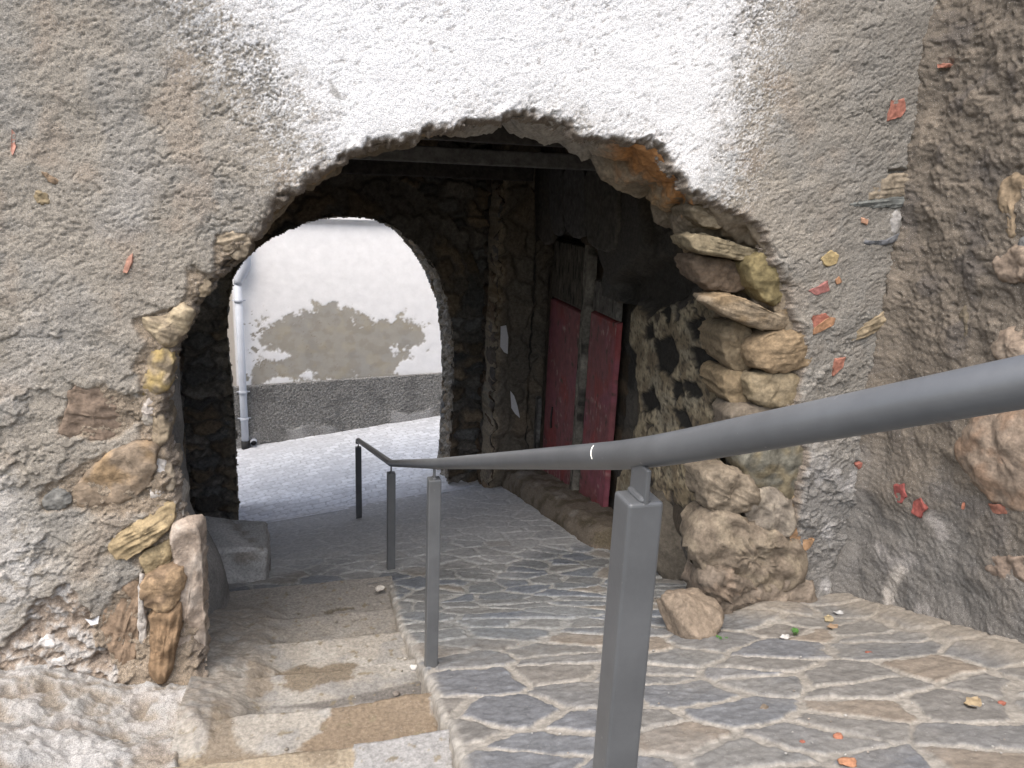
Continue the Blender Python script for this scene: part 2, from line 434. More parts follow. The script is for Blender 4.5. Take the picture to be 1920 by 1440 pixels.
# ------------------------------------------------------------------ stones and shards set in the walls (parts)
def pillow(name, poly, frame, bulge, thick, col, seed, parent, mat='stone', power=2.4, rough=.008, strata=None, n=64, col2=None, jag=.007, tilt=(0, 0), grow=1.07):
    """a stone: outline in the wall's plane, rounded face towards the viewer, sides going back into the wall"""
    o, eu, ev, en = [np.asarray(q, float) for q in frame]
    dk = 1.0
    if name == 'jamb_stone':
        rt = np.mean(np.asarray(poly)[:, 0]) > 1; dk = .62 if rt else .82; grow = 1.13 if rt else 1.08; o = o-en*(.026 if rt else .0)  # right jamb stones coloured darker for the shade under the overhang
        rr = np.random.RandomState(seed); tilt = tuple(rr.uniform(-.16, .16, 2)); bulge = bulge*.8; o = o-en*.012
    if name == 'facing_stone': dk = .68
    p = resample(np.asarray(poly, float) if name == 'brick_shard' else chaikin(poly, 1), n); c = p.mean(0); p = c+(p-c)*grow
    size = np.sqrt(np.abs(np.sum(p[:, 0]*np.roll(p[:, 1], -1)-np.roll(p[:, 0], -1)*p[:, 1])/2))
    lowj = None
    rings = np.r_[0.02, np.linspace(.12, .8, 9), .87, .92, .96, .985, 1.0]
    V = []; C = []
    for t in rings:
        q = c+(p-c)*t
        jn = (fbm(q[:, 0]*35, q[:, 1]*35, 3, seed)+1.0*fbm(q[:, 0]*12, q[:, 1]*12, 2, seed+40)*min(1, size*9))*jag*min(1, t*1.3)
        q = q+(p-c)/(np.linalg.norm(p-c, axis=1)[:, None]+1e-6)*jn[:, None]
        h = .72*bulge*(max(0, 1-t**power))**(1/power*1.2)
        w_ = fbm(q[:, 0]*5/max(size, .1)*.25, q[:, 1]*5/max(size, .1)*.25, 2, seed+9)
        nz = rough*1.1*fbm(q[:, 0]*13, q[:, 1]*13, 5, seed+1, .48)+bulge*.45*w_
        sv = 0
        fs = max(size*.36, .02); _a, fe, fr, _b = voronoi(q[:, 0]/fs+.2*w_, q[:, 1]/fs, seed+21)
        nz = nz+bulge*.5*(fr-.5)*ss(0, .25, fe)
        if strata is not None:
            ca, sa = math.cos(strata), math.sin(strata)
            uu, vv = q[:, 0]*ca+q[:, 1]*sa, -q[:, 0]*sa+q[:, 1]*ca
            sv = fbm(uu*6, vv*75, 3, seed+2); nz = nz+rough*.7*sv
        k = ss(1.02, .85, np.array(t))
        hh = h+nz*(.35+.65*k)+tilt[0]*(q[:, 0]-c[0])+tilt[1]*(q[:, 1]-c[1])
        cc0 = 0
        V.append(o+eu*q[:, :1]+ev*q[:, 1:]+en*hh[:, None])
        gm = np.mean(col); cc = dk*(np.asarray(col)*.85+gm*.15)*np.ones((n, 1))
        if col2 is not None: cc = mixc(cc, np.asarray(col2)*dk, ss(-.15, .45, fbm(q[:, 0]*9, q[:, 1]*9, 3, seed+4)))
        cc = np.minimum(cc, 10)
        cc = cc*(1+.28*fbm(q[:, 0]*22, q[:, 1]*22, 3, seed+5)+.22*sv)[:, None] if strata is not None else cc*(1+.3*fbm(q[:, 0]*22, q[:, 1]*22, 3, seed+5))[:, None]
        C.append(cc)
    last, lc = V[-1], C[-1]
    thick = min(thick, .26)
    for k, t in enumerate((.08, .2, .35, .55, .75, 1.0)):
        V.append(last-en*thick*t+(eu*(p-c)[:, :1]+ev*(p-c)[:, 1:])*(.03*math.sin(t*7)-.22*t*t)+1.2*rough*(fbm(p[:, 0]*16+k*.9, p[:, 1]*16-k*.7, 3, seed+6))[:, None]*(eu+ev))
        C.append(lc*.95)
    m = len(V); V = np.concatenate(V); C = np.concatenate(C)
    F = []
    ccw = np.sum(p[:, 0]*np.roll(p[:, 1], -1)-np.roll(p[:, 0], -1)*p[:, 1]) > 0
    hand = np.dot(np.cross(eu, ev), en) > 0
    fl = (ccw == hand)
    for i in range(m-1):
        for k in range(n):
            f = [i*n+k, i*n+(k+1) % n, (i+1)*n+(k+1) % n, (i+1)*n+k]
            F.append(f[::-1] if fl else f)
    f = list(range(n)); F.append(f if fl else f[::-1])
    return mesh_obj(name, V, F, mat, parent, C)
def FF(off=0.0): return ((0, YF-off, 0), (1, 0, 0), (0, 0, 1), (0, -1, 0))
def front_stone(pts, col, seed, off=0., bulge=.04, thick=.3, name='jamb_stone', **k):
    if name in ('facing_stone', 'slate_chip', 'rubble_chip'): off = surf_off('f', pf(pts))-.004; bulge = min(bulge, .014)
    return pillow(name, pf(pts, YF-off), FF(off), bulge, thick, col, seed, wall, **k)
TAN, OCH, BRN, PALE, GREY = (.30, .235, .15), (.31, .235, .12), (.22, .155, .10), (.39, .355, .30), (.20, .195, .175)
# left jamb
front_stone([(404, 442), (430, 434), (452, 432), (470, 450), (465, 478), (440, 486), (412, 462)], (.34, .27, .18), 1, off=-.01, bulge=.03, strata=.3)
front_stone([(345, 494), (372, 504), (392, 520), (398, 545), (380, 560), (362, 540)], TAN, 2, off=-.02, bulge=.025, strata=-.6)
front_stone([(262, 598), (292, 596), (318, 590), (330, 572), (356, 576), (358, 600), (338, 640), (312, 650), (285, 634)], TAN, 3, off=.005, bulge=.045, strata=-.35, col2=(.44, .36, .24))
front_stone([(284, 656), (302, 650), (320, 658), (323, 700), (312, 732), (284, 746), (258, 738), (272, 700)], TAN, 4, off=.0, bulge=.045, col2=(.40, .30, .13))
front_stone([(264, 752), (284, 746), (299, 768), (286, 802), (266, 800)], (.50, .44, .38), 5, off=.0, bulge=.025, col2=PALE)
front_stone([(290, 770), (308, 786), (317, 806), (310, 830), (294, 842), (281, 815)], TAN, 6, bulge=.03)
front_stone([(132, 720), (180, 728), (238, 752), (228, 790), (205, 832), (160, 828), (110, 816), (128, 770)], (.25, .18, .125), 7, off=.004, bulge=.018, strata=-.25, power=6, rough=.010)
front_stone([(110, 940), (150, 912), (165, 880), (232, 838), (286, 830), (290, 870), (278, 905), (262, 922), (222, 946), (160, 956), (112, 955)], (.30, .225, .15), 8, off=.004, bulge=.035, power=5, rough=.012, col2=(.34, .24, .14))
front_stone([(78, 938), (100, 918), (125, 918), (135, 940), (115, 956), (82, 954)], GREY, 81, off=.004, bulge=.025)
front_stone([(288, 850), (306, 844), (312, 880), (306, 930), (284, 948), (280, 920)], (.58, .53, .47), 9, bulge=.02, rough=.014, col2=(.64, .61, .57))
front_stone([(306, 872), (318, 868), (330, 900), (322, 925), (308, 915)], (.33, .27, .19), 91, bulge=.02)
front_stone([(198, 1032), (240, 988), (282, 956), (322, 946), (328, 968), (318, 990), (270, 1030), (232, 1050)], (.37, .275, .14), 10, off=.02, bulge=.04, strata=.5, rough=.012)
front_stone([(300, 945), (330, 930), (345, 960), (332, 985), (318, 970)], PALE, 101, off=-.02, bulge=.03)
front_stone([(266, 1040), (292, 1030), (322, 1010), (330, 1036), (312, 1062), (284, 1078), (268, 1070)], OCH, 11, off=.015, bulge=.025)
front_stone([(268, 1086), (300, 1074), (332, 1060), (348, 1084), (338, 1122), (318, 1150), (288, 1150), (268, 1128)], (.35, .235, .125), 12, off=.05, bulge=.05, rough=.010, col2=BRN)
front_stone([(282, 1152), (318, 1150), (334, 1130), (340, 1160), (332, 1210), (318, 1272), (300, 1278), (280, 1252), (284, 1200)], (.26, .165, .085), 121, off=.05, bulge=.045, strata=1.4, rough=.012)
front_stone([(172, 1168), (205, 1130), (238, 1098), (258, 1096), (262, 1150), (258, 1220), (262, 1282), (238, 1262), (200, 1210)], (.29, .20, .125), 13, off=.0, bulge=.03, strata=1.25, rough=.014, power=5)
front_stone([(262, 1080), (270, 1084), (270, 1150), (276, 1240), (262, 1265), (258, 1180)], (.55, .50, .44), 131, off=.02, bulge=.015, rough=.012)
front_stone([(318, 1000), (350, 986), (372, 992), (378, 1060), (380, 1150), (384, 1210), (372, 1270), (348, 1312), (300, 1330), (262, 1318), (258, 1290), (318, 1290), (338, 1180), (345, 1090), (330, 1030)],
            (.42, .33, .25), 14, off=.0, bulge=.05, rough=.022, col2=(.50, .43, .36), thick=.4)
# the white fist-sized chips on the left
for k, (x, y, s) in enumerate([(238, 1350, 9), (150, 1400, 7), (330, 1375, 8), (60, 1330, 8), (110, 1240, 12), (90, 1205, 14), (190, 1330, 10), (250, 1400, 9), (30, 1300, 13), (300, 1420, 8)]):
    rng = random.Random(k); pts = [(x+s*rng.uniform(.7, 1.3)*math.cos(a), y+s*.7*rng.uniform(.7, 1.3)*math.sin(a)) for a in np.arange(0, 6.28, .8)]
    front_stone(pts, (.56, .53, .49), 300+k, off=.075, bulge=.03, thick=.12, rough=.01, n=32, name='rubble_chip')
# right jamb
front_stone([(1300, 388), (1345, 384), (1400, 404), (1392, 416), (1362, 428), (1325, 424)], (.33, .26, .16), 20, off=-.06, bulge=.03, strata=-.2)
front_stone([(1300, 440), (1370, 452), (1410, 468), (1448, 470), (1440, 484), (1415, 488), (1370, 484), (1310, 474)], (.36, .29, .17), 21, off=-.05, bulge=.03, strata=-.15, thick=.4)
front_stone([(1310, 482), (1360, 490), (1410, 500), (1416, 535), (1380, 548), (1330, 540)], (.24, .17, .11), 211, off=-.14, bulge=.04, thick=.3)
front_stone([(1414, 492), (1440, 480), (1470, 486), (1489, 520), (1485, 548), (1466, 570), (1440, 562), (1420, 532)], (.33, .26, .11), 22, off=-.015, bulge=.05, rough=.008, col2=(.27, .22, .11))
front_stone([(1334, 566), (1390, 556), (1440, 580), (1480, 598), (1512, 590), (1548, 562), (1562, 562), (1530, 596), (1496, 614), (1462, 622), (1420, 612), (1370, 590)], (.40, .31, .20), 23, off=.0, bulge=.03, strata=-.3, thick=.42, col2=(.34, .25, .15))
front_stone([(1466, 560), (1484, 545), (1490, 575), (1484, 598), (1462, 592)], (.38, .29, .18), 231, off=-.02, bulge=.02)
front_stone([(1424, 652), (1460, 632), (1502, 624), (1530, 638), (1524, 668), (1508, 692), (1466, 702), (1430, 690)], (.36, .255, .14), 24, off=.005, bulge=.06, strata=.15, thick=.4)
front_stone([(1362, 622), (1400, 610), (1424, 640), (1422, 688), (1390, 700), (1368, 672)], (.28, .21, .12), 241, off=-.12, bulge=.04, thick=.3)
front_stone([(1420, 712), (1462, 706), (1500, 704), (1510, 735), (1500, 760), (1440, 768), (1422, 745)], (.38, .30, .18), 25, off=-.01, bulge=.045, thick=.4, col2=(.30, .24, .15))
front_stone([(1366, 706), (1400, 700), (1420, 715), (1420, 752), (1385, 765), (1368, 740)], (.30, .22, .12), 251, off=-.12, bulge=.04, thick=.3)
front_stone([(1380, 770), (1440, 772), (1500, 765), (1512, 800), (1500, 850), (1440, 856), (1390, 840)], (.27, .22, .16), 26, off=-.03, bulge=.035, thick=.4)
front_stone([(1404, 862), (1450, 846), (1522, 842), (1532, 890), (1512, 940), (1488, 956), (1444, 936), (1414, 906)], (.21, .20, .155), 27, off=.0, bulge=.04, rough=.009, thick=.35, col2=(.27, .23, .15))
front_stone([(1334, 908), (1352, 890), (1384, 890), (1424, 918), (1428, 945), (1400, 962), (1372, 974), (1344, 966)], (.33, .265, .185), 28, off=.02, bulge=.06, strata=-.4, rough=.014)
front_stone([(1410, 940), (1440, 926), (1474, 932), (1494, 966), (1486, 1000), (1452, 1012), (1416, 990)], (.30, .255, .20), 29, off=.02, bulge=.05, rough=.016, col2=(.40, .35, .28))
front_stone([(1314, 1034), (1344, 985), (1392, 975), (1420, 1000), (1470, 1010), (1505, 1030), (1512, 1080), (1470, 1110), (1400, 1112), (1345, 1090), (1330, 1060)], (.285, .225, .16), 30, off=.05, bulge=.06, strata=-.7, rough=.022, col2=(.36, .30, .22))
front_stone([(1330, 1075), (1372, 1080), (1420, 1105), (1440, 1150), (1400, 1190), (1350, 1185), (1326, 1140)], (.27, .215, .16), 31, off=.06, bulge=.06, strata=-.6, rough=.022, col2=(.36, .28, .21))
front_stone([(1400, 1112), (1450, 1100), (1520, 1090), (1532, 1150), (1528, 1200), (1450, 1215), (1390, 1205)], (.30, .24, .18), 32, off=.06, bulge=.06, rough=.022, col2=(.40, .33, .26))
# flat stones flush with the plaster
front_stone([(1596, 640), (1616, 612), (1650, 588), (1682, 570), (1688, 596), (1664, 612), (1620, 632)], (.34, .265, .16), 33, off=.0, bulge=.018, strata=.4, thick=.1, name='facing_stone')
front_stone([(1620, 372), (1660, 330), (1706, 326), (1716, 345), (1716, 376), (1660, 378)], (.33, .27, .19), 34, off=-.004, bulge=.014, strata=.12, thick=.1, name='facing_stone')
front_stone([(1580, 386), (1625, 374), (1700, 366), (1716, 378), (1690, 390), (1620, 388)], (.20, .21, .195), 35, off=.012, bulge=.012, strata=.1, thick=.1, name='facing_stone')
front_stone([(1620, 450), (1650, 452), (1680, 440), (1692, 432), (1690, 448), (1664, 460), (1626, 460)], (.13, .135, .145), 36, off=.012, bulge=.014, thick=.08, name='slate_chip')
front_stone([(1672, 396), (1690, 392), (1686, 420), (1682, 442), (1664, 440)], (.48, .46, .43), 37, off=.0, bulge=.012, thick=.08, name='facing_stone')
front_stone([(66, 362), (80, 360), (96, 372), (92, 384), (72, 386)], (.34, .26, .14), 38, off=.006, bulge=.012, thick=.06, name='facing_stone')
front_stone([(72, 320), (96, 326), (112, 342), (100, 346)], (.34, .235, .14), 39, off=.006, bulge=.01, thick=.06, name='facing_stone')
RED1, RED2, ORG = (.27, .10, .07), (.22, .08, .06), (.30, .155, .075)
def shard(pts, col, seed, off=.012, parent=None, **k):
    k.setdefault('strata', None); off = surf_off('f', pf(pts))+.002
    return pillow('brick_shard', pf(pts, YF-off), FF(off), .003, .05, col, seed, wall, mat='terracotta', power=9, rough=.007, n=40, jag=.004, grow=1.0, **k)
shard([(1670, 190), (1696, 184), (1699, 208), (1690, 218), (1664, 227), (1667, 208)], (.32, .12, .08), 401)
shard([(1518, 545), (1552, 526), (1556, 545), (1530, 554)], (.27, .105, .09), 402)
shard([(1524, 592), (1546, 588), (1556, 594), (1526, 614)], (.29, .10, .065), 403)
shard([(1526, 616), (1556, 594), (1567, 596), (1562, 610), (1526, 628)], ORG, 404, off=.014)
shard([(1566, 672), (1586, 669), (1580, 690), (1562, 706)], (.31, .125, .08), 405)
shard([(1565, 524), (1574, 520), (1578, 530), (1568, 534)], ORG, 406)
shard([(1614, 408), (1628, 412), (1626, 422), (1614, 418)], (.46, .25, .15), 407)
shard([(1540, 485), (1556, 470), (1574, 478), (1570, 495), (1552, 500)], (.36, .27, .12), 408)
shard([(230, 512), (236, 488), (248, 476), (246, 498), (238, 512)], (.42, .21, .14), 409)
shard([(22, 244), (28, 250), (30, 276), (24, 292), (21, 286)], (.42, .20, .14), 410)
shard([(1604, 870), (1618, 866), (1622, 872), (1610, 880)], (.3, .1, .07), 411)
shard([(1480, 990), (1490, 980), (1494, 1000), (1506, 1014), (1528, 1010), (1520, 1026), (1502, 1041), (1484, 1024)], (.34, .20, .10), 412, off=.07)

# ------------------------------------------------------------------ rough side wall at the right
side = thing('side_wall', (0, 0, 0), 'dark brown lumpy rubble wall closing the right edge, beside the archway', 'wall')
def FS(off=0.0): return ((XS-off, 0, 0), (0, 1, 0), (0, 0, 1), (-1, 0, 0))
def side_wall():
    ys = np.r_[lin(-3.0, .9, .06)[:-1], lin(.9, 1.7, .012)[:-1], lin(1.7, 3.14, .0052)]; zs = np.r_[lin(H-2.9, H-2.5, .06)[:-1], lin(H-2.5, H+.98, .0052), lin(H+.98, H+1.6, .014)[1:]]
    Yv, Z = np.meshgrid(ys, zs)
    lump = fbm(Yv*9, Z*11, 4, 71, .55); big = fbm(Yv*3, Z*3, 3, 72); fine = fbm(Yv*45, Z*45, 4, 73, .6)
    ridg = 1-np.abs(perlin(Yv*22, Z*18, 75))*2.2
    pit = ss(.2, .6, perlin(Yv*26, Z*34, 74))
    up = ss(-1.0, -.4, Z-H)
    h = .030*big+.012*lump*(.5+.5*up)+.004*ridg*up+.005*fine-.008*pit*up
    c = np.empty(Yv.shape+(3,)); c[:] = (.15, .128, .102)
    c = mixc(c, (.195, .165, .13), ss(0, .6, lump)); c = mixc(c, (.12, .105, .09), ss(.1, .6, fbm(Yv*5, Z*5, 4, 76)))
    low = ss(-1.1, -1.7, Z-H+.2*big)
    c = mixc(c, (.165, .16, .15), .8*low)
    c = mixc(c, (.34, .32, .30), .6*low*ss(.3, .7, fbm(Yv*4, Z*5, 4, 77)))
    c = mixc(c, (.40, .37, .33), ss(.02, -.02, sdpoly(Yv, Z, px_([(1655, 1110), (1668, 1075), (1690, 1060), (1700, 1075), (1680, 1110), (1668, 1150)], XS))+.02*fine))
    # swelling towards the front wall so that the corner is soft
    h = h+.05*ss(3.0, 3.14, Yv)
    foot = ss(-1.7, -2.3, Z-H); h = h+.05*foot
    P = np.stack([XS-h, Yv, Z], -1)
    HT['s'] = (ys, zs, h)
    grid_obj('rubble_face', P, 'plaster', c, parent=side)
side_wall()
def side_stone(pts, col, seed, off=.03, bulge=.03, thick=.15, name='facing_stone', **k):
    off = surf_off('s', px_(pts, XS))-.012
    return pillow(name, px_(pts, XS-off), FS(off), bulge, thick, col, seed, side, **k)
CONG = (.35, .265, .19)
side_stone([(1795, 852), (1806, 812), (1836, 776), (1890, 752), (1950, 745), (1960, 950), (1900, 955), (1850, 925), (1816, 890)], CONG, 501, bulge=.05, rough=.016, col2=(.33, .23, .16))
side_stone([(1852, 650), (1870, 618), (1950, 610), (1955, 700), (1890, 690)], CONG, 502, bulge=.035, rough=.014, col2=(.44, .36, .28))
side_stone([(1862, 500), (1880, 470), (1905, 455), (1950, 470), (1950, 530), (1880, 528)], CONG, 503, bulge=.035, rough=.012)
side_stone([(1872, 350), (1900, 325), (1925, 340), (1912, 400), (1905, 450), (1885, 440), (1878, 390)], (.34, .25, .15), 504, bulge=.025, strata=1.2)
side_stone([(1905, 455), (1930, 440), (1960, 460), (1950, 490), (1915, 480)], (.21, .21, .205), 505, bulge=.03)
side_stone([(1800, 585), (1812, 570), (1820, 600), (1808, 640), (1798, 630)], (.22, .18, .12), 506, bulge=.015)
side_stone([(1840, 1060), (1880, 1040), (1950, 1050), (1950, 1110), (1880, 1090)], (.33, .245, .18), 507, off=.035, bulge=.02, rough=.018)
def side_shard(pts, col, seed, off=.055):
    off = surf_off('s', px_(pts, XS), 60)+.001
    return pillow('brick_shard', px_(pts, XS-off), FS(off), .003, .06, col, seed, side, mat='terracotta', power=9, rough=.007, n=40, jag=.004, grow=1.0)
side_shard([(1676, 910), (1694, 908), (1699, 930), (1690, 943), (1678, 940)], (.26, .06, .05), 511)
side_shard([(1712, 940), (1724, 934), (1736, 954), (1722, 970), (1708, 962)], (.27, .065, .05), 512)
side_shard([(1852, 944), (1880, 946), (1896, 950), (1892, 964), (1862, 962)], (.28, .11, .07), 513, off=.06)
side_shard([(1804, 942), (1809, 936), (1808, 955), (1803, 955)], (.38, .14, .08), 514)
side_shard([(1756, 121), (1774, 119), (1770, 126), (1758, 127)], (.42, .17, .11), 515)

# ------------------------------------------------------------------ rubble walls of the passage
def rubble(name, parent, us, vs_, place, base, seed, cell=(.28, .16), amp=.04, mort=.75, keepf=None, paint=None, mat='stone', flip=False, bump=None, polar=None):
    U, V = np.meshgrid(us, vs_)
    cu, cv = (U, V) if polar is None else polar(U, V)
    wu = .05*fbm(U*5, V*5, 3, seed+8); wv = .05*fbm(U*5+30, V*5, 3, seed+9)
    f1, e, r1, r2 = voronoi((cu+wu)/cell[0], (cv+wv)/cell[1], seed)
    bul = ss(0, .22, e); ro = fbm(U*24, V*24, 4, seed+3); lo = fbm(U*2.5, V*2.5, 3, seed+4)
    h = amp*(bul-1)+(r1-.5)*amp*.7+.010*ro+.02*lo
    c = np.empty(U.shape+(3,)); c[:] = base
    c = c*(.55+.9*r2)[..., None]*np.where(r1[..., None] > .65, np.array([1.15, .98, .78]), np.where(r1[..., None] < .25, np.array([.9, .97, 1.06]), 1.0))
    c = mixc(c, np.asarray(base)*mort, (1-bul)*.8)
    c = c*(1+.3*ro)[..., None]
    if paint is not None: c, h = paint(U, V, c, h, ro, lo)
    if bump is not None: h = h+bump(U, V, ro)
    P = place(U, V, h)
    keep = None
    if keepf is not None: keep = keepf((U[:-1, :-1]+U[1:, 1:])/2, (V[:-1, :-1]+V[1:, 1:])/2)
    return grid_obj(name, P, mat, c, keep=keep, parent=parent, flip=flip)
# far arch wall
far = thing('stone_arch_wall', (0, 0, 0), 'dark rubble stone wall with the farther round archway onto the bright lane', 'wall')
FO = [(448, 1050), (446, 985), (443, 900), (440, 800), (432, 700), (424, 620), (428, 560), (436, 520), (452, 492), (480, 464), (520, 438), (560, 420), (600, 409), (640, 405),
      (680, 406), (712, 412), (750, 432), (790, 466), (818, 505), (840, 560), (850, 630), (852, 700), (848, 800), (842, 900), (842, 990)]
FOP = np.array(pf(FO, YR))
FB = [(x if x < 600 else x-22*ss(700, 820, np.array(float(x))), y) for x, y in FO]
FBP = np.array([(lambda p: (p[0], p[2]))(atY(x, y, YR+.45)) for x, y in FB])
FCX, FCZ = .45, H-1.35
def far_polar(U, V):
    r = np.hypot(U-FCX, V-FCZ); th = np.arctan2(U-FCX, V-FCZ)
    up = (V > FCZ) & (r < 1.42)
    return np.where(up, th*.75, U), np.where(up, r*.5, V)
def far_paint(U, V, c, h, ro, lo):
    k = ss(-.42, -.52, U+.05*lo)  # left end coloured lighter to make up for weak light there
    c = c*(1+.8*k)[..., None]; c = mixc(c, (.26, .22, .15), .7*ss(-.68, -.56, U+.06*ro)*k)
    return c, h
def far_keep(U, V):
    return sdpoly(U+.025*fbm(U*9, V*9, 3, 81), V+.025*fbm(U*9+7, V*9, 3, 82), FOP) > -.01
rubble('rubble_face', far, lin(-1.35, 2.3, .0125), lin(H-3.8, H+.45, .0125), lambda U, V, h: np.stack([U, YR-h, V], -1), (.12, .108, .09), 83,
       cell=(.24, .12), amp=.05, keepf=far_keep, polar=far_polar, paint=far_paint)
def far_extra(c, s, t, ro, bul):
    m = ss(.5, .62, s)*ss(.0, .5, t)  # right side paled towards the lane, its daylight put into the colour
    return mixc(c, (.40, .375, .33), .75*m*ss(-.3, .4, ro))
reveal(FOP, FBP, YR, YR+.45, 'arch_reveal', 'stone', far, (.23, .20, .155), 85, cell=(.10, .14), amp=.03, extra=far_extra, step=.012)
# outer side of the far wall, towards the lane: unseen, paled to bounce light
def far_out_keep(U, V): return sdpoly(U, V, FBP) > -.01
rubble('outer_face', far, np.r_[lin(-3.2, -.8, .1)[:-1], lin(-.8, 1.8, .0125), lin(1.8, 5.0, .1)[1:]], np.r_[lin(H-3.9, H-.1, .0125), lin(H-.1, H+1.05, .1)[1:]], lambda U, V, h: np.stack([U, YR+.45+h, V], -1), (.52, .49, .45), 86, keepf=far_out_keep, flip=True)

# right wall of the passage
right = thing('passage_wall', (0, 0, 0), 'flaking rubble and plaster wall on the right inside the passage, around the red door', 'wall')
XR = 2.2
PL = px_([(1158, 560), (1175, 590), (1196, 572), (1215, 600), (1240, 575), (1300, 560), (1370, 560), (1400, 700), (1400, 940), (1330, 955), (1240, 940), (1190, 975), (1150, 985), (1160, 900), (1185, 830), (1200, 760), (1185, 660), (1160, 640)], XR)
HOL = [px_(q, XR) for q in ([(1162, 660), (1180, 640), (1196, 665), (1190, 720), (1166, 730)], [(1300, 655), (1345, 650), (1375, 690), (1350, 720), (1310, 700)],
                            [(1285, 715), (1310, 712), (1318, 740), (1295, 745)], [(1330, 755), (1360, 745), (1366, 770), (1340, 780)], [(1265, 768), (1285, 765), (1300, 800), (1275, 800)], [(1240, 575), (1262, 580), (1254, 600)], [(1232, 640), (1262, 630), (1278, 668), (1258, 705), (1236, 690)], [(1205, 735), (1228, 725), (1240, 760), (1216, 775)], [(1286, 600), (1322, 596), (1336, 630), (1304, 640)], [(1262, 720), (1280, 716), (1284, 742), (1268, 748)], [(1212, 610), (1226, 606), (1228, 630), (1214, 632)])]
NICHE = px_([(1155, 530), (1230, 490), (1290, 470), (1310, 500), (1290, 545), (1240, 575), (1215, 590), (1196, 565), (1175, 585), (1158, 555)], XR)
SLAB = px_([(1120, 440), (1170, 340), (1210, 360), (1220, 470), (1150, 535)], XR)
def right_paint(U, V, c, h, ro, lo):
    n = .03*fbm(U*9, V*9, 4, 92)
    m = ss(.02, -.02, sdpoly(U, V, PL)+n)
    for q in HOL: m = m*ss(-.01, .01, sdpoly(U, V, q)+n)
    m = m*ss(.62, .54, fbm(U*6+11, V*7, 4, 87)+.25*ss(5.0, 4.1, U)-.1)
    m = ss(.3, .7, m)
    pc = np.empty(c.shape); pc[:] = (.17, .138, .09)
    pc = mixc(pc, (.23, .205, .15), ss(-.1, .5, fbm(U*3, V*6, 4, 93))); pc = mixc(pc, (.31, .265, .18), .7*ss(.05, .12, fbm(U*5+3, V*5, 5, 84))); pc = mixc(pc, (.12, .095, .065), .7*ss(.2, .6, fbm(U*7, V*9, 4, 94))); pc = mixc(pc, (.05, .042, .032), .85*ss(.38, .5, fbm(U*26, V*30, 4, 86)+.25*ss(4.9, 4.0, U)-.1))
    c = c*(1-m[..., None])+pc*m[..., None]
    h = (.3*h-.002)*(1-m)+m*(.010+.002*fbm(U*20, V*20, 3, 90)+.006*fbm(U*2.5, V*2.5, 2, 89))
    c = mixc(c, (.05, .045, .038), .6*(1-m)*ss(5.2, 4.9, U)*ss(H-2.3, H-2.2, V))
    k = ss(.03, -.03, sdpoly(U, V, NICHE)+n); h = h-.10*k; c = mixc(c, (.04, .036, .03), k)  # niche; the darkness inside is painted as well as recessed
    for q in HOL:
        k = ss(.02, -.03, sdpoly(U, V, q)+n); h = h-.004*k; c = mixc(c, (.016, .015, .013), .95*ss(.02, .0, sdpoly(U, V, q)+n))  # holes barely sunk, the shade inside them painted near-black
    k = ss(.015, -.015, sdpoly(U, V, SLAB)+.4*n); h = h*(1-k)+.05*k; c = mixc(c, (.07, .064, .056), k)
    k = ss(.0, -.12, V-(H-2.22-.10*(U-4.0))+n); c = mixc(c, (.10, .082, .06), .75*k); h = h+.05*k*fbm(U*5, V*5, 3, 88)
    return c, h
DY0, DY1, DZT = 4.72, 6.95, H-.30          # the door recess
def door_keep(U, V):
    top = np.where(U > 5.3, H-.42-.12*((U-6.1)/.8)**2, H-.80)
    return ~((U > DY0) & (U < DY1) & (V < top))
rubble('rubble_face', right, lin(3.45, 7.0, .0125), lin(H-3.6, H+.45, .0125), lambda U, V, h: np.stack([XR-h, U, V], -1), (.075, .067, .056), 91, cell=(.30, .20), amp=.045,
       keepf=door_keep, paint=right_paint, flip=True)
# reveal and back of the door recess
rubble('recess_back', right, lin(DY0-.2, DY1+.1, .03), lin(H-3.6, H-.1, .03), lambda U, V, h: np.stack([XR+.2-.3*h, U, V], -1), (.07, .06, .05), 95, flip=True)
# pier beyond the door: plastered edge with a splintered light arris
def pier_paint(U, V, c, h, ro, lo):
    k = ss(.10, .0, U-.5*.06*fbm(V*3, U*3, 3, 97)-1.86)
    c = mixc(c, (.25, .205, .145), k*ss(-.5, .3, ro+lo)); c = mixc(c, (.11, .095, .075), (1-k)*.8)
    return c, h
rubble('door_pier', right, lin(1.83, 2.45, .0125), lin(H-3.6, H+.45, .0125), lambda U, V, h: np.stack([U+.03*fbm(V*4, V*0+3, 3, 98), 6.98-h*.8+.25*ss(1.86, 1.83, U), V], -1), (.20, .17, .125), 96,
       cell=(.2, .26), amp=.05, paint=pier_paint)
rubble('pier_side', right, lin(6.96, 7.5, .0125), lin(H-3.6, H+.45, .0125), lambda U, V, h: np.stack([1.84-h+.03*fbm(V*4, V*0+3, 3, 98), U, V], -1), (.12, .10, .08), 99, cell=(.24, .15), flip=True)
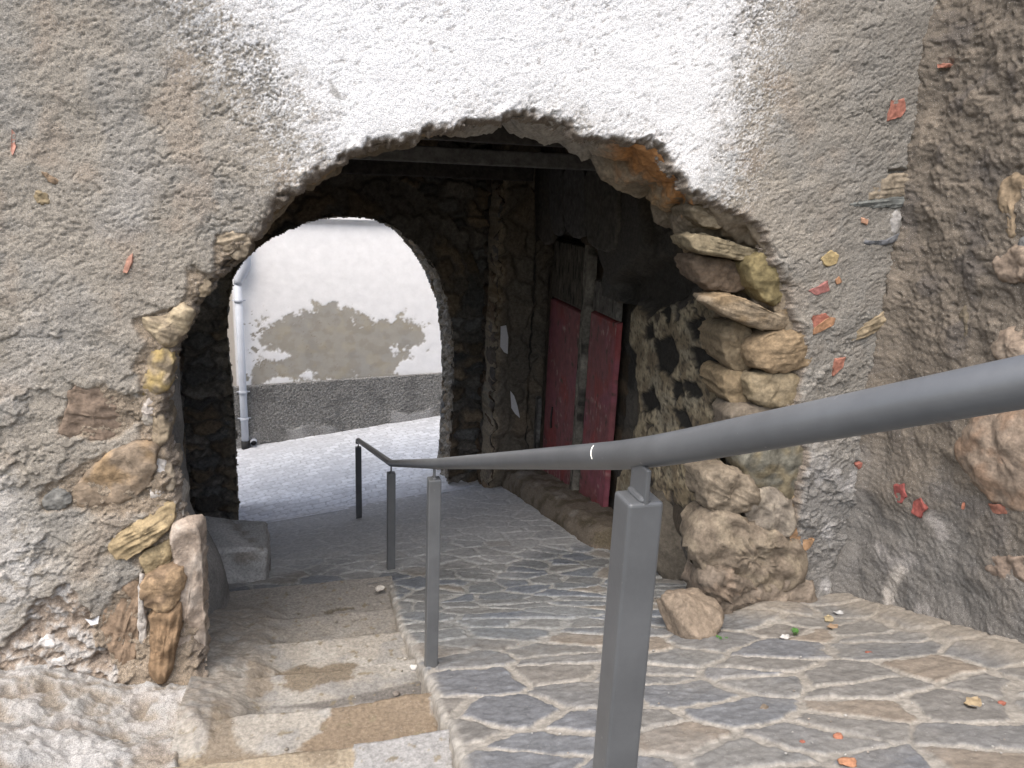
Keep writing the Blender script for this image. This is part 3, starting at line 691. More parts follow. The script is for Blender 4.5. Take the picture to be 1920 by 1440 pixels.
# left wall of the passage
left = thing('passage_wall', (0, 0, 0), 'dark rubble wall with a smooth grey plastered pilaster on the left inside the passage', 'wall')
rubble('rubble_face', left, lin(3.55, 7.5, .0125), lin(H-3.7, H+.45, .0125), lambda U, V, h: np.stack([-.98+h, U, V], -1), (.13, .118, .10), 101, cell=(.26, .13))
def pil():
    us, vz = lin(0, 1, .02), lin(H-3.1, H-.2, .015)
    U, V = np.meshgrid(us, vz)
    a = U*math.pi*.95
    flare = .18*ss(H-1.75, H-2.35, V)
    n = .012*fbm(U*4, V*5, 3, 103)
    P = np.stack([-1.0+(.42+flare+n)*np.sin(a)**.5, 4.25-(.36+flare)*np.cos(a), V], -1)
    c = np.empty(U.shape+(3,)); c[:] = (.20, .195, .185); c = mixc(c, (.30, .29, .275), ss(0, .5, fbm(U*3, V*4, 3, 104)))
    grid_obj('pilaster', P, 'concrete', c, parent=left, flip=False)
pil()
# roof of the passage: boards and beams
roof = tag(mesh_obj('timber_ceiling', *(lambda: (
    np.array([[-1.3, YB-.15, H+.34], [2.6, YB-.15, H+.34], [2.6, YR+.1, H+.34], [-1.3, YR+.1, H+.34], [-1.3, YB-.15, H+.42], [2.6, YB-.15, H+.42], [2.6, YR+.1, H+.42], [-1.3, YR+.1, H+.42]]),
    [[0, 3, 2, 1], [4, 5, 6, 7], [0, 1, 5, 4], [1, 2, 6, 5], [2, 3, 7, 6], [3, 0, 4, 7]]))(), 'dark_wood', smooth=False), 'dark board ceiling over the passage, above the roof beams', 'ceiling')
for y, z0, z1, x1, lb in [(4.35, .19, .32, 2.3, 'nearest and highest of the dark roof beams across the passage'), (5.35, .085, .19, 2.28, 'middle greyish roof beam crossing the top of the passage'),
                          (6.85, -.01, .12, 2.1, 'farthest and lowest black roof beam, ending on the pier beyond the red door')]:
    tag(box_obj('roof_beam', ((-1.1+x1)/2, y, H+(z0+z1)/2), (x1+1.1, .14, z1-z0), 'grey_wood' if y == 5.35 else 'dark_wood', bevel=.012), lb, 'beam', 'roof beams of the passage')
# mass of the house over the passage (closes the wall tops)
UP = tag(mesh_obj('upper_house', *(lambda a, b, c, d_, e, f: (np.array([[a, c, e], [b, c, e], [b, d_, e], [a, d_, e], [a, c, f], [b, c, f], [b, d_, f], [a, d_, f]]),
    [[0, 3, 2, 1], [4, 5, 6, 7], [0, 1, 5, 4], [1, 2, 6, 5], [2, 3, 7, 6], [3, 0, 4, 7]]))(-4.2, 5.0, YF+.12, YR+.40, H+.46, H+1.05), 'concrete', smooth=False,
    cols=np.full((8, 3), .25)), 'storey of the old house bridging over the passage', 'building')
for nm, (a, b, c, d_) in dict(left_mass=(-4.2, -1.08, YF+.35, YR+.40), right_mass=(2.62, 5.0, YF+.2, YR+.40)).items():
    mesh_obj('wall_core', np.array([[a, c, H-3.9], [b, c, H-3.9], [b, d_, H-3.9], [a, d_, H-3.9], [a, c, H+.455], [b, c, H+.455], [b, d_, H+.455], [a, d_, H+.455]]),
        [[0, 3, 2, 1], [4, 5, 6, 7], [0, 1, 5, 4], [1, 2, 6, 5], [2, 3, 7, 6], [3, 0, 4, 7]], 'concrete', UP, smooth=False, cols=np.full((8, 3), .2))

# ------------------------------------------------------------------ the red door
door = thing('wooden_door', (0, 0, 0), 'old wooden door with two faded red panels and a bare peeling centre post', 'door')
XD = XR+.10
def door_box(name, ya, yb, za, zb, dx, mat, colf, th=.04, taper=None):
    us, vz = lin(ya, yb, .008), lin(za, zb, .012)
    U, V = np.meshgrid(us, vz)
    n = fbm(U*30, V*6, 3, int(ya*100))
    h = .003*n
    if taper: V = taper(U, V)
    P = np.stack([XD-dx-h, U, V], -1)
    ed = (U < ya+.004) | (U > yb-.004) | (np.abs(V-za) < .006) | (np.abs(V-V[-1:, :]) < .006)
    P[..., 0] = np.where(ed, P[..., 0]+th, P[..., 0])
    return grid_obj(name, P, mat, colf(U, V, n), parent=door, flip=True)
def redc(U, V, n):
    c = np.empty(U.shape+(3,)); c[:] = (.20, .068, .072)
    c = mixc(c, (.23, .052, .05), ss(.05, .45, fbm(U*3, V*2.2, 3, 111))); c = mixc(c, (.22, .07, .09), ss(.1, .6, fbm(U*2+5, V*2, 3, 112)))
    c = mixc(c, (.36, .25, .23), .75*ss(.40, .6, fbm(U*22, V*14, 4, 113))*ss(.0, .4, fbm(U*2.5, V*2.5, 2, 114)+.05))
    c = mixc(c, (.08, .05, .04), ss(.55, .7, fbm(U*14, V*9, 3, 115)))
    return c
def woodc(base):
    def f(U, V, n):
        c = np.empty(U.shape+(3,)); c[:] = base
        c = mixc(c, np.asarray(base)*.25, ss(.1, .5, fbm(U*28, V*5, 4, 121))); c = mixc(c, np.asarray(base)*1.5, ss(.25, .6, fbm(U*20+3, V*4, 4, 122)))
        return c
    return f
def dz(px, py): return atX(px, py, XD)
pz = lambda p: p[2]
yl1, yl2 = dz(1025, 700)[1], dz(1084, 700)[1]; yr1, yr2 = dz(1100, 700)[1], dz(1151, 700)[1]
zt = pz(dz(1083, 582)); zt2 = pz(dz(1125, 590))
door_box('red_panel', yl2, yl1, H-3.2, zt, .0, 'red', redc)
door_box('red_panel', yr2, yr1, H-3.1, zt2, .0, 'red', redc)
door_box('centre_post', yl2-.01-(yl2-yr1)*.62, yl2-.035, H-3.1, H-.36, .03, 'wood', woodc((.15, .138, .115)), th=.08)
door_box('door_frame', yl1+.01, yl1+.16, H-3.2, H-.75, -.02, 'wood', woodc((.085, .07, .052)))
door_box('door_frame', yl1+.17, yl1+.27, H-3.2, H-2.05, .01, 'wood', woodc((.12, .115, .105)))
for k in range(2):
    w_ = (yl1-yl2)/2
    door_box('fanlight_board', yl2+k*w_+.004, yl2+(k+1)*w_-.004, zt+.006, H-.50+.05*k*0, .0, 'wood', woodc((.075, .066, .052)))
door_box('fanlight_board', yr2, yr1-.05, zt2+.006, H-.72, .01, 'wood', woodc((.12, .112, .098)))
v, f_ = tube([(XD-.004, (yl1*.72+yl2*.28), H-2.02), (XD-.012, (yl1*.72+yl2*.28), H-2.12), (XD-.004, (yl1*.72+yl2*.28), H-2.22)], .008, 8)
mesh_obj('slot', v, f_, 'black', door)
# planks hanging over the door (lintel boards)
for k, (a, b, z0, z1, cc) in enumerate([(1005, 1040, 300, 455, (.07, .06, .048)), (1032, 1056, 300, 440, (.075, .07, .065)), (1058, 1098, 300, 445, (.085, .08, .075)), (1098, 1160, 305, 470, (.08, .073, .06))]):
    x0 = XR-.02-.015*k
    q = px_([(a, z0), (b, z0+2), (b-4 if k == 3 else b, z1-12), ((a+b)/2, z1), (a, z1-25)], x0)
    pillow('lintel_board', q, ((x0, 0, 0), (0, 1, 0), (0, 0, 1), (-1, 0, 0)), .012, .10, cc, 600+k, right, power=8, strata=1.5, rough=.006, mat='wood')
# threshold
def sill():
    us, a = lin(4.35, 6.98, .02), lin(0, 1, .03)
    U, A = np.meshgrid(us, a)
    xx = XR-.22+.22*ss(4.62, 4.45, U)+.0*U; g = G(np.full(U.shape, 2.0), U)
    top = (.15+.05*ss(5, 6.8, U))*ss(4.4, 4.6, U)-.05*ss(4.6, 4.4, U)
    n = fbm(U*6, A*3, 3, 131)
    X = np.where(A < .4, xx-.0+.10*(.4-A)*-.1, xx+(A-.4)*.62); Z = g+np.where(A < .4, -.12+(A/.4)*(top+.12), top+.01*(A-.4))
    rr = ss(.18, .0, np.abs(A-.4)); X = X+.03*rr; Z = Z-.03*rr
    P = np.stack([X+.012*n, U, Z+.012*fbm(U*9, A*9, 3, 132)], -1)
    c = np.empty(U.shape+(3,)); c[:] = (.18, .15, .115); c = mixc(c, (.11, .09, .06), ss(0, .5, n)); c = mixc(c, (.25, .225, .19), ss(.1, .6, fbm(U*4+8, A*2, 3, 133))*(A > .4))
    return grid_obj('door_sill', P, 'concrete', c)
tag(sill(), 'long worn earthy stone sill under the red door, raised above the paving', 'sill')
# white scraps of tape stuck on the pier beside the door
def scrap(pts, yc, label):
    p = [atY(x, y, yc) for x, y in pts]; p = np.array(p)
    n = len(p); off = np.array([0, .004, 0])
    V = np.vstack([p, p+off]); F = [list(range(n)), list(range(n, 2*n))[::-1]]+[[i, (i+1) % n, n+(i+1) % n, n+i][::-1] for i in range(n)]
    tag(mesh_obj('paper_scrap', V, F, 'paper', smooth=False), label, 'paper', 'white scraps stuck on the door pier')
scrap([(939, 612), (949, 610), (953, 632), (952, 664), (945, 660), (938, 650)], 6.90, 'upper white paper scrap stuck on the stone pier left of the red door')
scrap([(957, 733), (964, 742), (970, 760), (975, 784), (966, 776), (959, 765)], 6.90, 'lower slanting white paper scrap on the pier left of the red door')

# ------------------------------------------------------------------ ground
PAL = np.array([(.215, .195, .17), (.19, .19, .185), (.165, .18, .205), (.25, .215, .175), (.225, .205, .18), (.145, .16, .19), (.34, .25, .165), (.20, .195, .19), (.24, .22, .195), (.18, .18, .18)])
def paving(X, Y, fade=None):
    wx = .03*fbm(X*3, Y*3, 3, 141)+.010*fbm(X*22, Y*22, 3, 143); wy = .03*fbm(X*3+50, Y*3, 3, 142)+.010*fbm(X*22+9, Y*22, 3, 144)
    sc = 1.0
    f1, e, r1, r2 = voronoi((X+wx+.25*Y)/(.30-.10*ss(2.9, 3.8, Y)), (Y+wy)/(.225-.02*ss(3, 4.2, Y)), 145, 1.0)
    jw = .055+.055*(fbm(X*4, Y*4, 3, 146))
    st = ss(jw, jw+.035, e)
    ro = fbm(X*14, Y*20, 4, 147); fi = fbm(X*70, Y*70, 3, 148)
    dust = ss(-.05, .55, fbm(X*2.2, Y*2.2, 4, 149)+.25*fi)
    h = .009*st+(r2-.5)*.008*st+.0035*ro+.0015*fi+.01*fbm(X*1.5, Y*1.5, 2, 150)
    c = PAL[(r1*9.99).astype(int)]*np.array((.96, 1.0, 1.05))*.46+np.array((.212, .205, .192))*.54
    c = c*(1+.22*ro)[..., None]
    joint = np.empty(c.shape); joint[:] = (.36, .335, .295); joint = joint*(1+.25*fi+.1*ro)[..., None]
    c = joint*(1-st[..., None])+c*st[..., None]
    c = mixc(c, (.258, .247, .226), .5*dust)
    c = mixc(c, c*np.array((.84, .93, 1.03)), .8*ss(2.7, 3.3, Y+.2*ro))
    far_d = ss(4.2, 5.4, Y+.3*fbm(X*2, Y*2, 2, 151))  # pale dusty floor, lightened further in the colour for light from the lane
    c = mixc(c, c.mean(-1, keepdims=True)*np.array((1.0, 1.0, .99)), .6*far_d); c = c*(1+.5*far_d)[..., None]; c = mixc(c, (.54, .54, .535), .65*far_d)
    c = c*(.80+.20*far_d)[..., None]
    return h*(1-.5*far_d), c, fi
def ramp():
    ys = np.concatenate([lin(-1.5, 1.1, .06)[:-1], lin(1.1, 4.35, .0065)])
    u = lin(0, 1, .0028)
    Yv, U = np.meshgrid(ys, u, indexing='ij')
    ex = edgeX(Yv)+.012*fbm(Yv*7, Yv*0, 3, 161)
    X = ex+(2.95-ex)*U
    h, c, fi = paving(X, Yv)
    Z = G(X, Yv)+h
    # loose earth banked up against the walls
    bank = ss(.25, 0., XS-.03-X)+ss(.3, 0., np.hypot((X-2.35)*.8, Yv-3.05))
    n4 = fbm(X*12, Yv*12, 4, 162)
    Z = Z+np.clip(bank, 0, 1)*(.05+.006*n4)
    c = mixc(c, (.23, .205, .17), np.clip(bank*1.3, 0, 1)*.9)
    rim = ss(.045, .0, X-ex+.02*n4); c = mixc(c, (.33, .31, .275), .75*rim)
    Z = Z-.012*ss(.02, 0, X-ex)
    P = np.stack([X, Yv, Z], -1)
    sk = P[:, :1].copy(); ks = []
    for t in (.03, .08, .14, .22, .30):
        q = sk.copy(); q[..., 2] -= t; q[..., 0] += .012*fbm(q[..., 1]*14, q[..., 1]*0+t*40, 3, 163)-.004; ks.append(q)
    P = np.concatenate(ks[::-1]+[P], 1)
    cs = np.empty((len(ys), 5, 3)); cs[:] = (.30, .275, .235); cs *= (1+.3*fbm(ks[0][..., 1]*20, np.linspace(0, 3, 5)[None, :]+0*ks[0][..., 1], 3, 164))[..., None]
    c = np.concatenate([cs, c], 1)
    tag(grid_obj('ramp', P, 'slate', c), kind='structure')
ramp()
def lower_floor():
    xs, ys = lin(-1.1, 2.5, .009), np.r_[lin(4.33, 5.6, .009), lin(5.6, 7.30, .014)[1:]]
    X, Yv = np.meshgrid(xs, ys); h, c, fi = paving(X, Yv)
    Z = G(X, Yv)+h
    Z = np.where(Yv > 7.5, Z+.0*X, Z)
    tag(grid_obj('passage_floor', np.stack([X, Yv, Z], -1), 'slate', c), kind='structure')
lower_floor()
NOS = [1.75, 2.24, 2.66, 3.10, 3.50, 3.90, 4.30]
def stair(X, Y, soft=.013):
    z = G(np.array(.5)+0*X, np.array(NOS[0])+0*Y)-.02+0*X
    z = z+(np.array(NOS[0])-np.minimum(Y, NOS[0]))*.3
    for k in range(1, len(NOS)):
        zk = G(np.array(.5), np.array(NOS[k]))-(.02 if k < len(NOS)-1 else .0)
        zp = G(np.array(.5), np.array(NOS[k-1]))-.02
        yy = NOS[k-1]+.02*perlin(X*3.0, X*0+k*3.3, 171)+(.05*(.5-X) if k == 2 else 0)
        z = z+(zk-zp)*ss(-soft, soft*.6, Y-yy)
    return z
def onS(x, y): return hit(x, y, stair)
def ps(pts): return [tuple(onS(x, y)[:2]) for x, y in pts]
S_BRN = ps([(545, 1420), (600, 1372), (640, 1332), (700, 1326), (805, 1312), (822, 1385), (830, 1420)])
S_BRN2 = ps([(380, 1430), (405, 1350), (430, 1360), (440, 1400), (470, 1412), (640, 1412), (640, 1440), (380, 1460)])
S_WET = ps([(520, 1262), (560, 1246), (600, 1252), (640, 1240), (668, 1246), (660, 1272), (610, 1288), (560, 1296), (535, 1288)])
S_WET2 = ps([(468, 1262), (500, 1262), (515, 1290), (480, 1322), (466, 1318)])
S_DRK = ps([(466, 1332), (600, 1316), (700, 1296), (806, 1272), (812, 1306), (700, 1318), (600, 1328)])  # dark wedge beside the riser, contact shadow painted into the concrete
S_WHT = ps([(668, 1404), (842, 1392), (850, 1460), (660, 1460)])
S_OCH = ps([(300, 1428), (640, 1412), (672, 1420), (672, 1500), (300, 1500)])
S_SHD = ps([(592, 1148), (630, 1138), (668, 1136), (664, 1143), (620, 1150)])  # shadow patch painted dark on the tread, with a slight dent
def stairs():
    ys = lin(.6, 4.40, .0075); u = lin(-1.05, 1, .0095)
    Yv, U = np.meshgrid(ys, u, indexing='ij')
    ex = edgeX(Yv)+.004
    X = np.where(U < 0, U, U*(ex+.02))
    z = stair(X, Yv)
    n = fbm(X*6, Yv*6, 4, 172); fi = fbm(X*40, Yv*40, 3, 173); ru = fbm(X*14, Yv*14, 4, 174)
    z = z+.006*n+.002*fi
    # worn rubble and concrete heaped along the left jamb
    yn = Yv
    heap = ss(-.12, -.34, X-.10*ss(3.0, 3.6, Yv)+.06*n)*ss(2.45, 2.75, Yv+.1*n)*ss(4.4, 4.0, Yv)
    plane = G(X*0+.5, Yv)+.0+.012*n+.008*ru+.003*fi+.04*ss(-.25, -.5, X)
    z = z*(1-heap)+np.maximum(z+.01, plane)*heap
    c = np.empty(X.shape+(3,)); c[:] = (.265, .245, .212)
    c = mixc(c, (.215, .205, .188), ss(-.1, .5, n)); c = mixc(c, (.31, .295, .265), .7*ss(.1, .5, fbm(X*3+5, Yv*3, 4, 175)))
    kk = np.searchsorted(NOS, Yv+.02*perlin(X*3.0, Yv*0+2, 171)); c = c*np.array([1.05, 1.0, 1.1, 1.0, 1.12, .95, .9, .9])[np.clip(kk, 0, 7)][..., None]
    s = lambda q, w_=.012: ss(w_, -w_, sdpoly(X, Yv, q)+.02*n+.012*fi+.015*ru)
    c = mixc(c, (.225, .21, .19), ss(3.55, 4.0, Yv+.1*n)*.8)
    c = mixc(c, (.27, .22, .15), .8*s(S_OCH)); c = mixc(c, (.18, .135, .09), .9*s(S_BRN)); c = mixc(c, (.175, .14, .10), .85*s(S_BRN2))
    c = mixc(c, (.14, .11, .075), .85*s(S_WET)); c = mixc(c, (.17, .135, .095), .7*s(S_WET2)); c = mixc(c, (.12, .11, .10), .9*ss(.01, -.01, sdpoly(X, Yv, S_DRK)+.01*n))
    c = mixc(c, (.275, .27, .262), .95*s(S_WHT, .004)); c = mixc(c, (.10, .085, .06), .8*s(S_SHD, .006))
    c = mixc(c, (.18, .15, .10), ss(.62, .75, fbm(X*18, Yv*18, 4, 176)+.1)*.8)
    c = mixc(c, np.array((.21, .185, .155)), .8*heap*ss(-.4, .4, ru))
    z = z-.008*s(S_SHD, .006)+.012*s(S_WHT, .003)
    z = np.where((X < -.46) & (Yv < 3.1), z-.5, z)
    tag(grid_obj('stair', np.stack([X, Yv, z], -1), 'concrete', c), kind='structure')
stairs()
# concrete block against the left side
def block():
    bm = bmesh.new(); bmesh.ops.create_cube(bm, size=1)
    p = atY(500, 1030, 4.72); zb = G(np.array(p[0]), np.array(4.72))-.2
    x1, x0, zt_ = p[0], -1.05, p[2]
    for v_ in bm.verts: v_.co = Vector((x0 if v_.co.x < 0 else x1, 4.72 if v_.co.y < 0 else 5.2, zb if v_.co.z < 0 else zt_))
    bmesh.ops.bevel(bm, geom=list(bm.edges), offset=.035, segments=4, affect='EDGES', profile=.5)
    bmesh.ops.subdivide_edges(bm, edges=list(bm.edges), cuts=14, use_grid_fill=True)
    V = np.array([v_.co[:] for v_ in bm.verts]); F = [[v_.index for v_ in f.verts] for f in bm.faces]
    bm.free()
    n = fbm(V[:, 0]*4+V[:, 1]*3, V[:, 2]*5, 3, 181)
    V[:, 2] += (.05*ss(-.25, -.6, V[:, 0])*(V[:, 2] > zt_-.1))+.01*n
    V[:, 1] += .02*n; V[:, 0] += .016*fbm(V[:, 1]*7, V[:, 2]*7, 3, 183); V[:, 2] += .01*fbm(V[:, 0]*14, V[:, 1]*14, 3, 184)
    c = np.empty(V.shape); c[:] = (.40, .395, .38); c = mixc(c, (.50, .49, .47), ss(0, .4, n)); c = mixc(c, (.28, .26, .23), ss(.1, .5, fbm(V[:, 0]*9+V[:, 1]*5, V[:, 2]*9, 3, 182)))
    tag(mesh_obj('concrete_block', V, F, 'concrete', cols=c), 'low smooth grey concrete block at the left foot of the passage, beside the stair', 'block')
block()

def rubble_foot():
    X, Yv = np.meshgrid(lin(-1.7, -.30, .0065), lin(1.0, 3.16, .0065))
    f1, e, r1, r2 = voronoi(X/.075+fbm(X*9, Yv*9, 2, 221), Yv/.075, 222)
    n = fbm(X*7, Yv*7, 4, 223); ru = fbm(X*22, Yv*22, 4, 224)
    xe = -.415+.03*fbm(Yv*6, Yv*0, 3, 225)
    up = ss(xe+.015, xe-.03, X)
    z = stair(np.full(X.shape, -.4), Yv, .16)-.10+up*(.12+.05*ss(2.1, 3.1, Yv)+.16*ss(-.5, -1.1, X)+.022*n+.016*ss(0, .2, e)*(r1-.4)*ss(-.2, .4, n)-.03*ss(.1, .5, fbm(X*4.5, Yv*4.5, 4, 231))+.010*ru+.004*fbm(X*60, Yv*60, 3, 230)+.03*fbm(X*3, Yv*3, 2, 229))
    c = np.empty(X.shape+(3,)); c[:] = (.28, .245, .20)
    c = mixc(c, (.36, .35, .33), ss(-.5, .4, .5*ru+1.2*n)); c = mixc(c, (.42, .40, .38), .6*ss(.5, .9, r2)); c = mixc(c, (.27, .225, .18), .6*ss(.3, .7, fbm(X*5, Yv*5, 3, 226))); c = mixc(c, (.43, .425, .415), .7*ss(.1, .5, fbm(X*3+7, Yv*3, 4, 227)))
    c = mixc(c, (.20, .165, .125), .8*ss(.15, .45, fbm(X*4.5, Yv*4.5, 4, 231)))
    grid_obj('rubble_foot', np.stack([X, Yv, z], -1), 'plaster', c, parent=wall)
rubble_foot()

# ------------------------------------------------------------------ lane and house beyond
YH = 10.0
def LZ(X, Y):                            # the lane: falls to the left
    return H+np.interp(Y, [7.5, 10.2], [0, 1])*(-.10)+(-3.31+.125*X)
def lane():
    xs, ys = lin(-2.5, 4.5, .0135), lin(7.18, 10.1, .0135)
    X, Yv = np.meshgrid(xs, ys)
    U, V = X+.04*fbm(X*2, Yv*2, 2, 191)+.25*Yv, Yv+.04*fbm(X*2+9, Yv*2, 2, 192)-.12*X
    k = np.floor(V/.105); uu = U/.125+.5*(k % 2)+.2*h01(k, k*0, 193)
    fu, fv = np.abs(uu-np.floor(uu)-.5), np.abs(V/.105-np.floor(V/.105)-.5)
    e = np.minimum((.5-fu)*.125, (.5-fv)*.105)
    st = ss(.001, .009, e+.002*fbm(X*30, Yv*30, 2, 196)); r = h01(np.floor(uu), k, 194)
    fi = fbm(X*25, Yv*25, 3, 195)
    smooth = ss(.0, .3, U-2.9+.0*V-1.45)            # smooth concrete strip right of the seam
    st = np.maximum(st, smooth*.85)
    c = np.empty(X.shape+(3,)); c[:] = (.68, .69, .71); c = c*(.86+.24*r+.07*fi)[..., None]
    c = mixc(c, (.33, .33, .335), (1-st)*.7)
    c = mixc(c, (.58, .585, .60), .6*ss(.1, .5, fbm(X*1.3, Yv*1.6, 3, 197)))
    Z = LZ(X, Yv)+.006*st+.006*fbm(X*3, Yv*3, 2, 198)
    # meets the passage floor
    w_ = ss(7.6, 7.2, Yv); Z = Z*(1-w_)+w_*(G(np.clip(X, -1.1, 2.4), Yv)+.004)
    tag(grid_obj('lane', np.stack([X, Yv, Z], -1), 'setts', c), kind='structure')
lane()
house = thing('white_house', (0, 0, 0), 'white painted house with a peeling patch and pebble-dash base across the lane', 'house')
def dadotop(X): return H-2.635+.04*X
ZL = H-.555
PATCH = pf([(485, 610), (540, 596), (575, 580), (620, 566), (650, 578), (680, 596), (720, 600), (752, 590), (790, 612), (796, 640), (770, 660), (748, 690), (740, 706), (700, 712), (470, 722), (480, 680), (500, 660)], YH)
HOLES = [pf(q, YH) for q in ([(490, 662), (520, 655), (542, 668), (520, 680), (496, 676)], [(560, 705), (580, 690), (592, 700), (585, 714)], [(500, 720), (520, 705), (548, 712), (540, 725)], [(728, 650), (746, 645), (752, 660), (738, 664)])]
def house_wall():
    xs, zs = lin(-.95, 2.6, .0125), lin(H-3.7, ZL, .0125)
    X, Z = np.meshgrid(xs, zs)
    n = fbm(X*6, Z*7, 5, 201); n2 = fbm(X*26, Z*26, 3, 202)
    m = ss(.035, -.03, sdpoly(X, Z, PATCH)+.15*n+.05*n2)*(.93+.07*ss(-.1, .3, n))
    for q in HOLES: m = m*ss(-.02, .02, sdpoly(X, Z, q)+.05*n+.03*n2)
    m = np.maximum(m, ss(.3, .36, n+.3*n2-.25*np.abs(X+.45)*6)*ss(H-1.6, H-1.8, Z)*(X < -.3))
    c = np.empty(X.shape+(3,)); c[:] = (.89, .89, .89)
    pc = np.empty(c.shape); pc[:] = (.35, .325, .275); pc = mixc(pc, (.32, .31, .285), .6*ss(-.2, .7, fbm(X*3, Z*3, 4, 203))); pc = mixc(pc, (.37, .335, .265), ss(.1, .5, fbm(X*4+5, Z*4, 4, 204)))
    crk = ss(.012, .0, np.abs(fbm(X*2.2, Z*2.2, 4, 205)))*ss(.0, .3, fbm(X*1.5, Z*1.5, 2, 206)); pc = mixc(pc, (.20, .17, .13), .8*crk)
    c = c*(1-m[..., None])+pc*m[..., None]
    xc = atY(446, 600, YH)[0]
    c = mixc(c, (.50, .45, .38), .9*ss(.01, -.01, X-xc+.05))
    P = np.stack([X, YH-.004*(1-m)-.002*n, Z], -1)
    grid_obj('wall', P, 'house', c, parent=house)
    # the rest of the facade
    for a, b, z0, z1, cc in [(-4.0, -.95, H-3.9, H+.0, (.50, .45, .38)), (2.6, 6.0, H-3.4, ZL, (.82, .82, .82)), (-.95, 6.0, ZL+.03, H+.0, (.89, .89, .89))]:
        mesh_obj('wall', np.array([[a, YH, z0], [b, YH, z0], [b, YH, z1], [a, YH, z1], [a, YH+.3, z0], [b, YH+.3, z0], [b, YH+.3, z1], [a, YH+.3, z1]]),
                 [[0, 1, 2, 3], [5, 4, 7, 6], [3, 2, 6, 7], [1, 5, 6, 2], [4, 0, 3, 7]], 'house', house, np.tile(cc, (8, 1)), smooth=False)
    box_obj('ledge', (2.5, YH-.02, ZL+.012), (6.9, .12, .05), 'house', house, bevel=.006, cols=(.80, .80, .80))
    xs = lin(-.95, 3.2, .0125); t = lin(0, 1, .014)
    X, T = np.meshgrid(xs, t)
    zb = LZ(X, np.array(YH))-.08; zt_ = dadotop(X)
    Z = zb+(zt_-zb)*T
    n = fbm(X*45, Z*45, 3, 211, .6); lo = fbm(X*3, Z*3, 3, 212)
    c = np.empty(X.shape+(3,)); c[:] = (.29, .285, .27); c = c*(1+.5*n)[..., None]; c = mixc(c, (.16, .16, .155), ss(.1, .5, lo)*.5)
    fil = ss(.17, .10, Z-LZ(X, np.array(YH))+.08*lo)*ss(-.2, .2, fbm(X*1.6, X*0, 2, 213))
    c = mixc(c, (.40, .395, .385), .85*fil)
    Yv = YH-.035-.012*n*(1-fil)-.02*fil
    Yv[-1] = YH; Yv[-2] = np.minimum(Yv[-2], YH-.03)
    grid_obj('pebble_dash_base', np.stack([X, Yv, Z], -1), 'dado', c, parent=house)
house_wall()
# drainpipe
pp = thing('drainpipe', (0, 0, 0), 'pale grey plastic drainpipe running down the white house left of the peeling patch', 'pipe')
pt, pb = atY(447, 530, YH-.09), atY(459, 832, YH-.09)
zg = LZ(np.array(pb[0]), np.array(YH-.09))
xp = (pt[0]+pb[0])/2
v, f_ = tube([(xp, YH-.09, z) for z in (zg+.10, zg+.6, pt[2])], .045, 20); mesh_obj('pipe', v, f_, 'pipe', pp)
ht = atY(460, 498, YH-.09)
v, f_ = tube([(xp, YH-.09, pt[2]-.02), (xp+.01, YH-.09, pt[2]+.03), (xp+.07, YH-.08, ht[2]-.05), (xp+.09, YH-.08, ht[2]+.02), (xp+.09, YH-.08, ht[2]+.12), (xp+.09, YH-.08, ZL)], [.05, .05, .07, .075, .07, .05], 20); mesh_obj('hopper', v, f_, 'pipe', pp)
v, f_ = tube([(xp, YH-.09, zg-.02), (xp, YH-.09, zg+.11)], .052, 20); mesh_obj('shoe', v, f_, 'black', pp)
for z in (pt[2]-.22, zg+.75, zg+.40):
    v, f_ = tube([(xp, YH-.09, z-.02), (xp, YH-.09, z+.02)], .052, 20); mesh_obj('collar', v, f_, 'pipe', pp)
    o = box_obj('bracket', (xp, YH-.06, z), (.16, .02, .012), 'pipe', pp, bevel=.003)
po = atY(475, 831, YH-.12)
dr = thing('drain_outlet', (0, 0, 0), 'short white pipe stub at the foot of the drainpipe on the pebble-dash base', 'pipe')
v, f_ = tube([(po[0], YH+.02, po[2]), (po[0], YH-.10, po[2]), (po[0]+.004, YH-.13, po[2]-.004)], .042, 18, cap=False); mesh_obj('pipe', v, f_, 'pipe', dr)
v, f_ = tube([(po[0], YH-.02, po[2]), (po[0], YH-.10, po[2])], .034, 18); mesh_obj('bore', v, f_, 'black', dr)

# ------------------------------------------------------------------ handrail
rail = thing('handrail', (0, 0, 0), 'grey painted steel handrail with four square posts beside the stair', 'handrail')
PST = []
for (tx_, ty_), (bx_, by_), xx in [((1198, 930), (0, 0), .452), ((811, 897), (808, 1250), None), ((733, 886), (733, 1068), None), ((673, 838), (673, 972), None)]:
    if xx is not None:
        t_ = atX(tx_, ty_, xx); b_ = np.array([t_[0], t_[1], G(np.array(t_[0]), np.array(t_[1]))])
    else:
        b_ = onG(bx_, by_); v = ray(tx_, ty_); t_ = v*(b_[1]/v[1]); t_[2] += H
    PST.append((b_, t_[2]))
top = []
for i, (b_, zt_) in enumerate(PST):
    s = .052
    h_ = zt_-b_[2]+.06
    p = box_obj('post', (b_[0], b_[1], zt_-h_/2), (s, s, h_), 'paint', rail, bevel=.005, segs=3)
    st_h = .042 if i else .04
    box_obj('stem', (b_[0], b_[1], zt_+st_h/2-.003), (.007, .05 if i < 1 else .03, st_h+.02), 'paint', p, bevel=.002)
    box_obj('weld', (b_[0], b_[1], zt_+.002), (.018, .046 if i < 1 else .034, .010), 'paint', p, bevel=.0045)
    top.append(np.array([b_[0], b_[1], zt_+st_h+.021]))
q1, q2, q3, q4 = top
v = ray(1920, 716); e1 = v*.62; e1[2] += H
e0 = e1+(e1-q1)*1.6
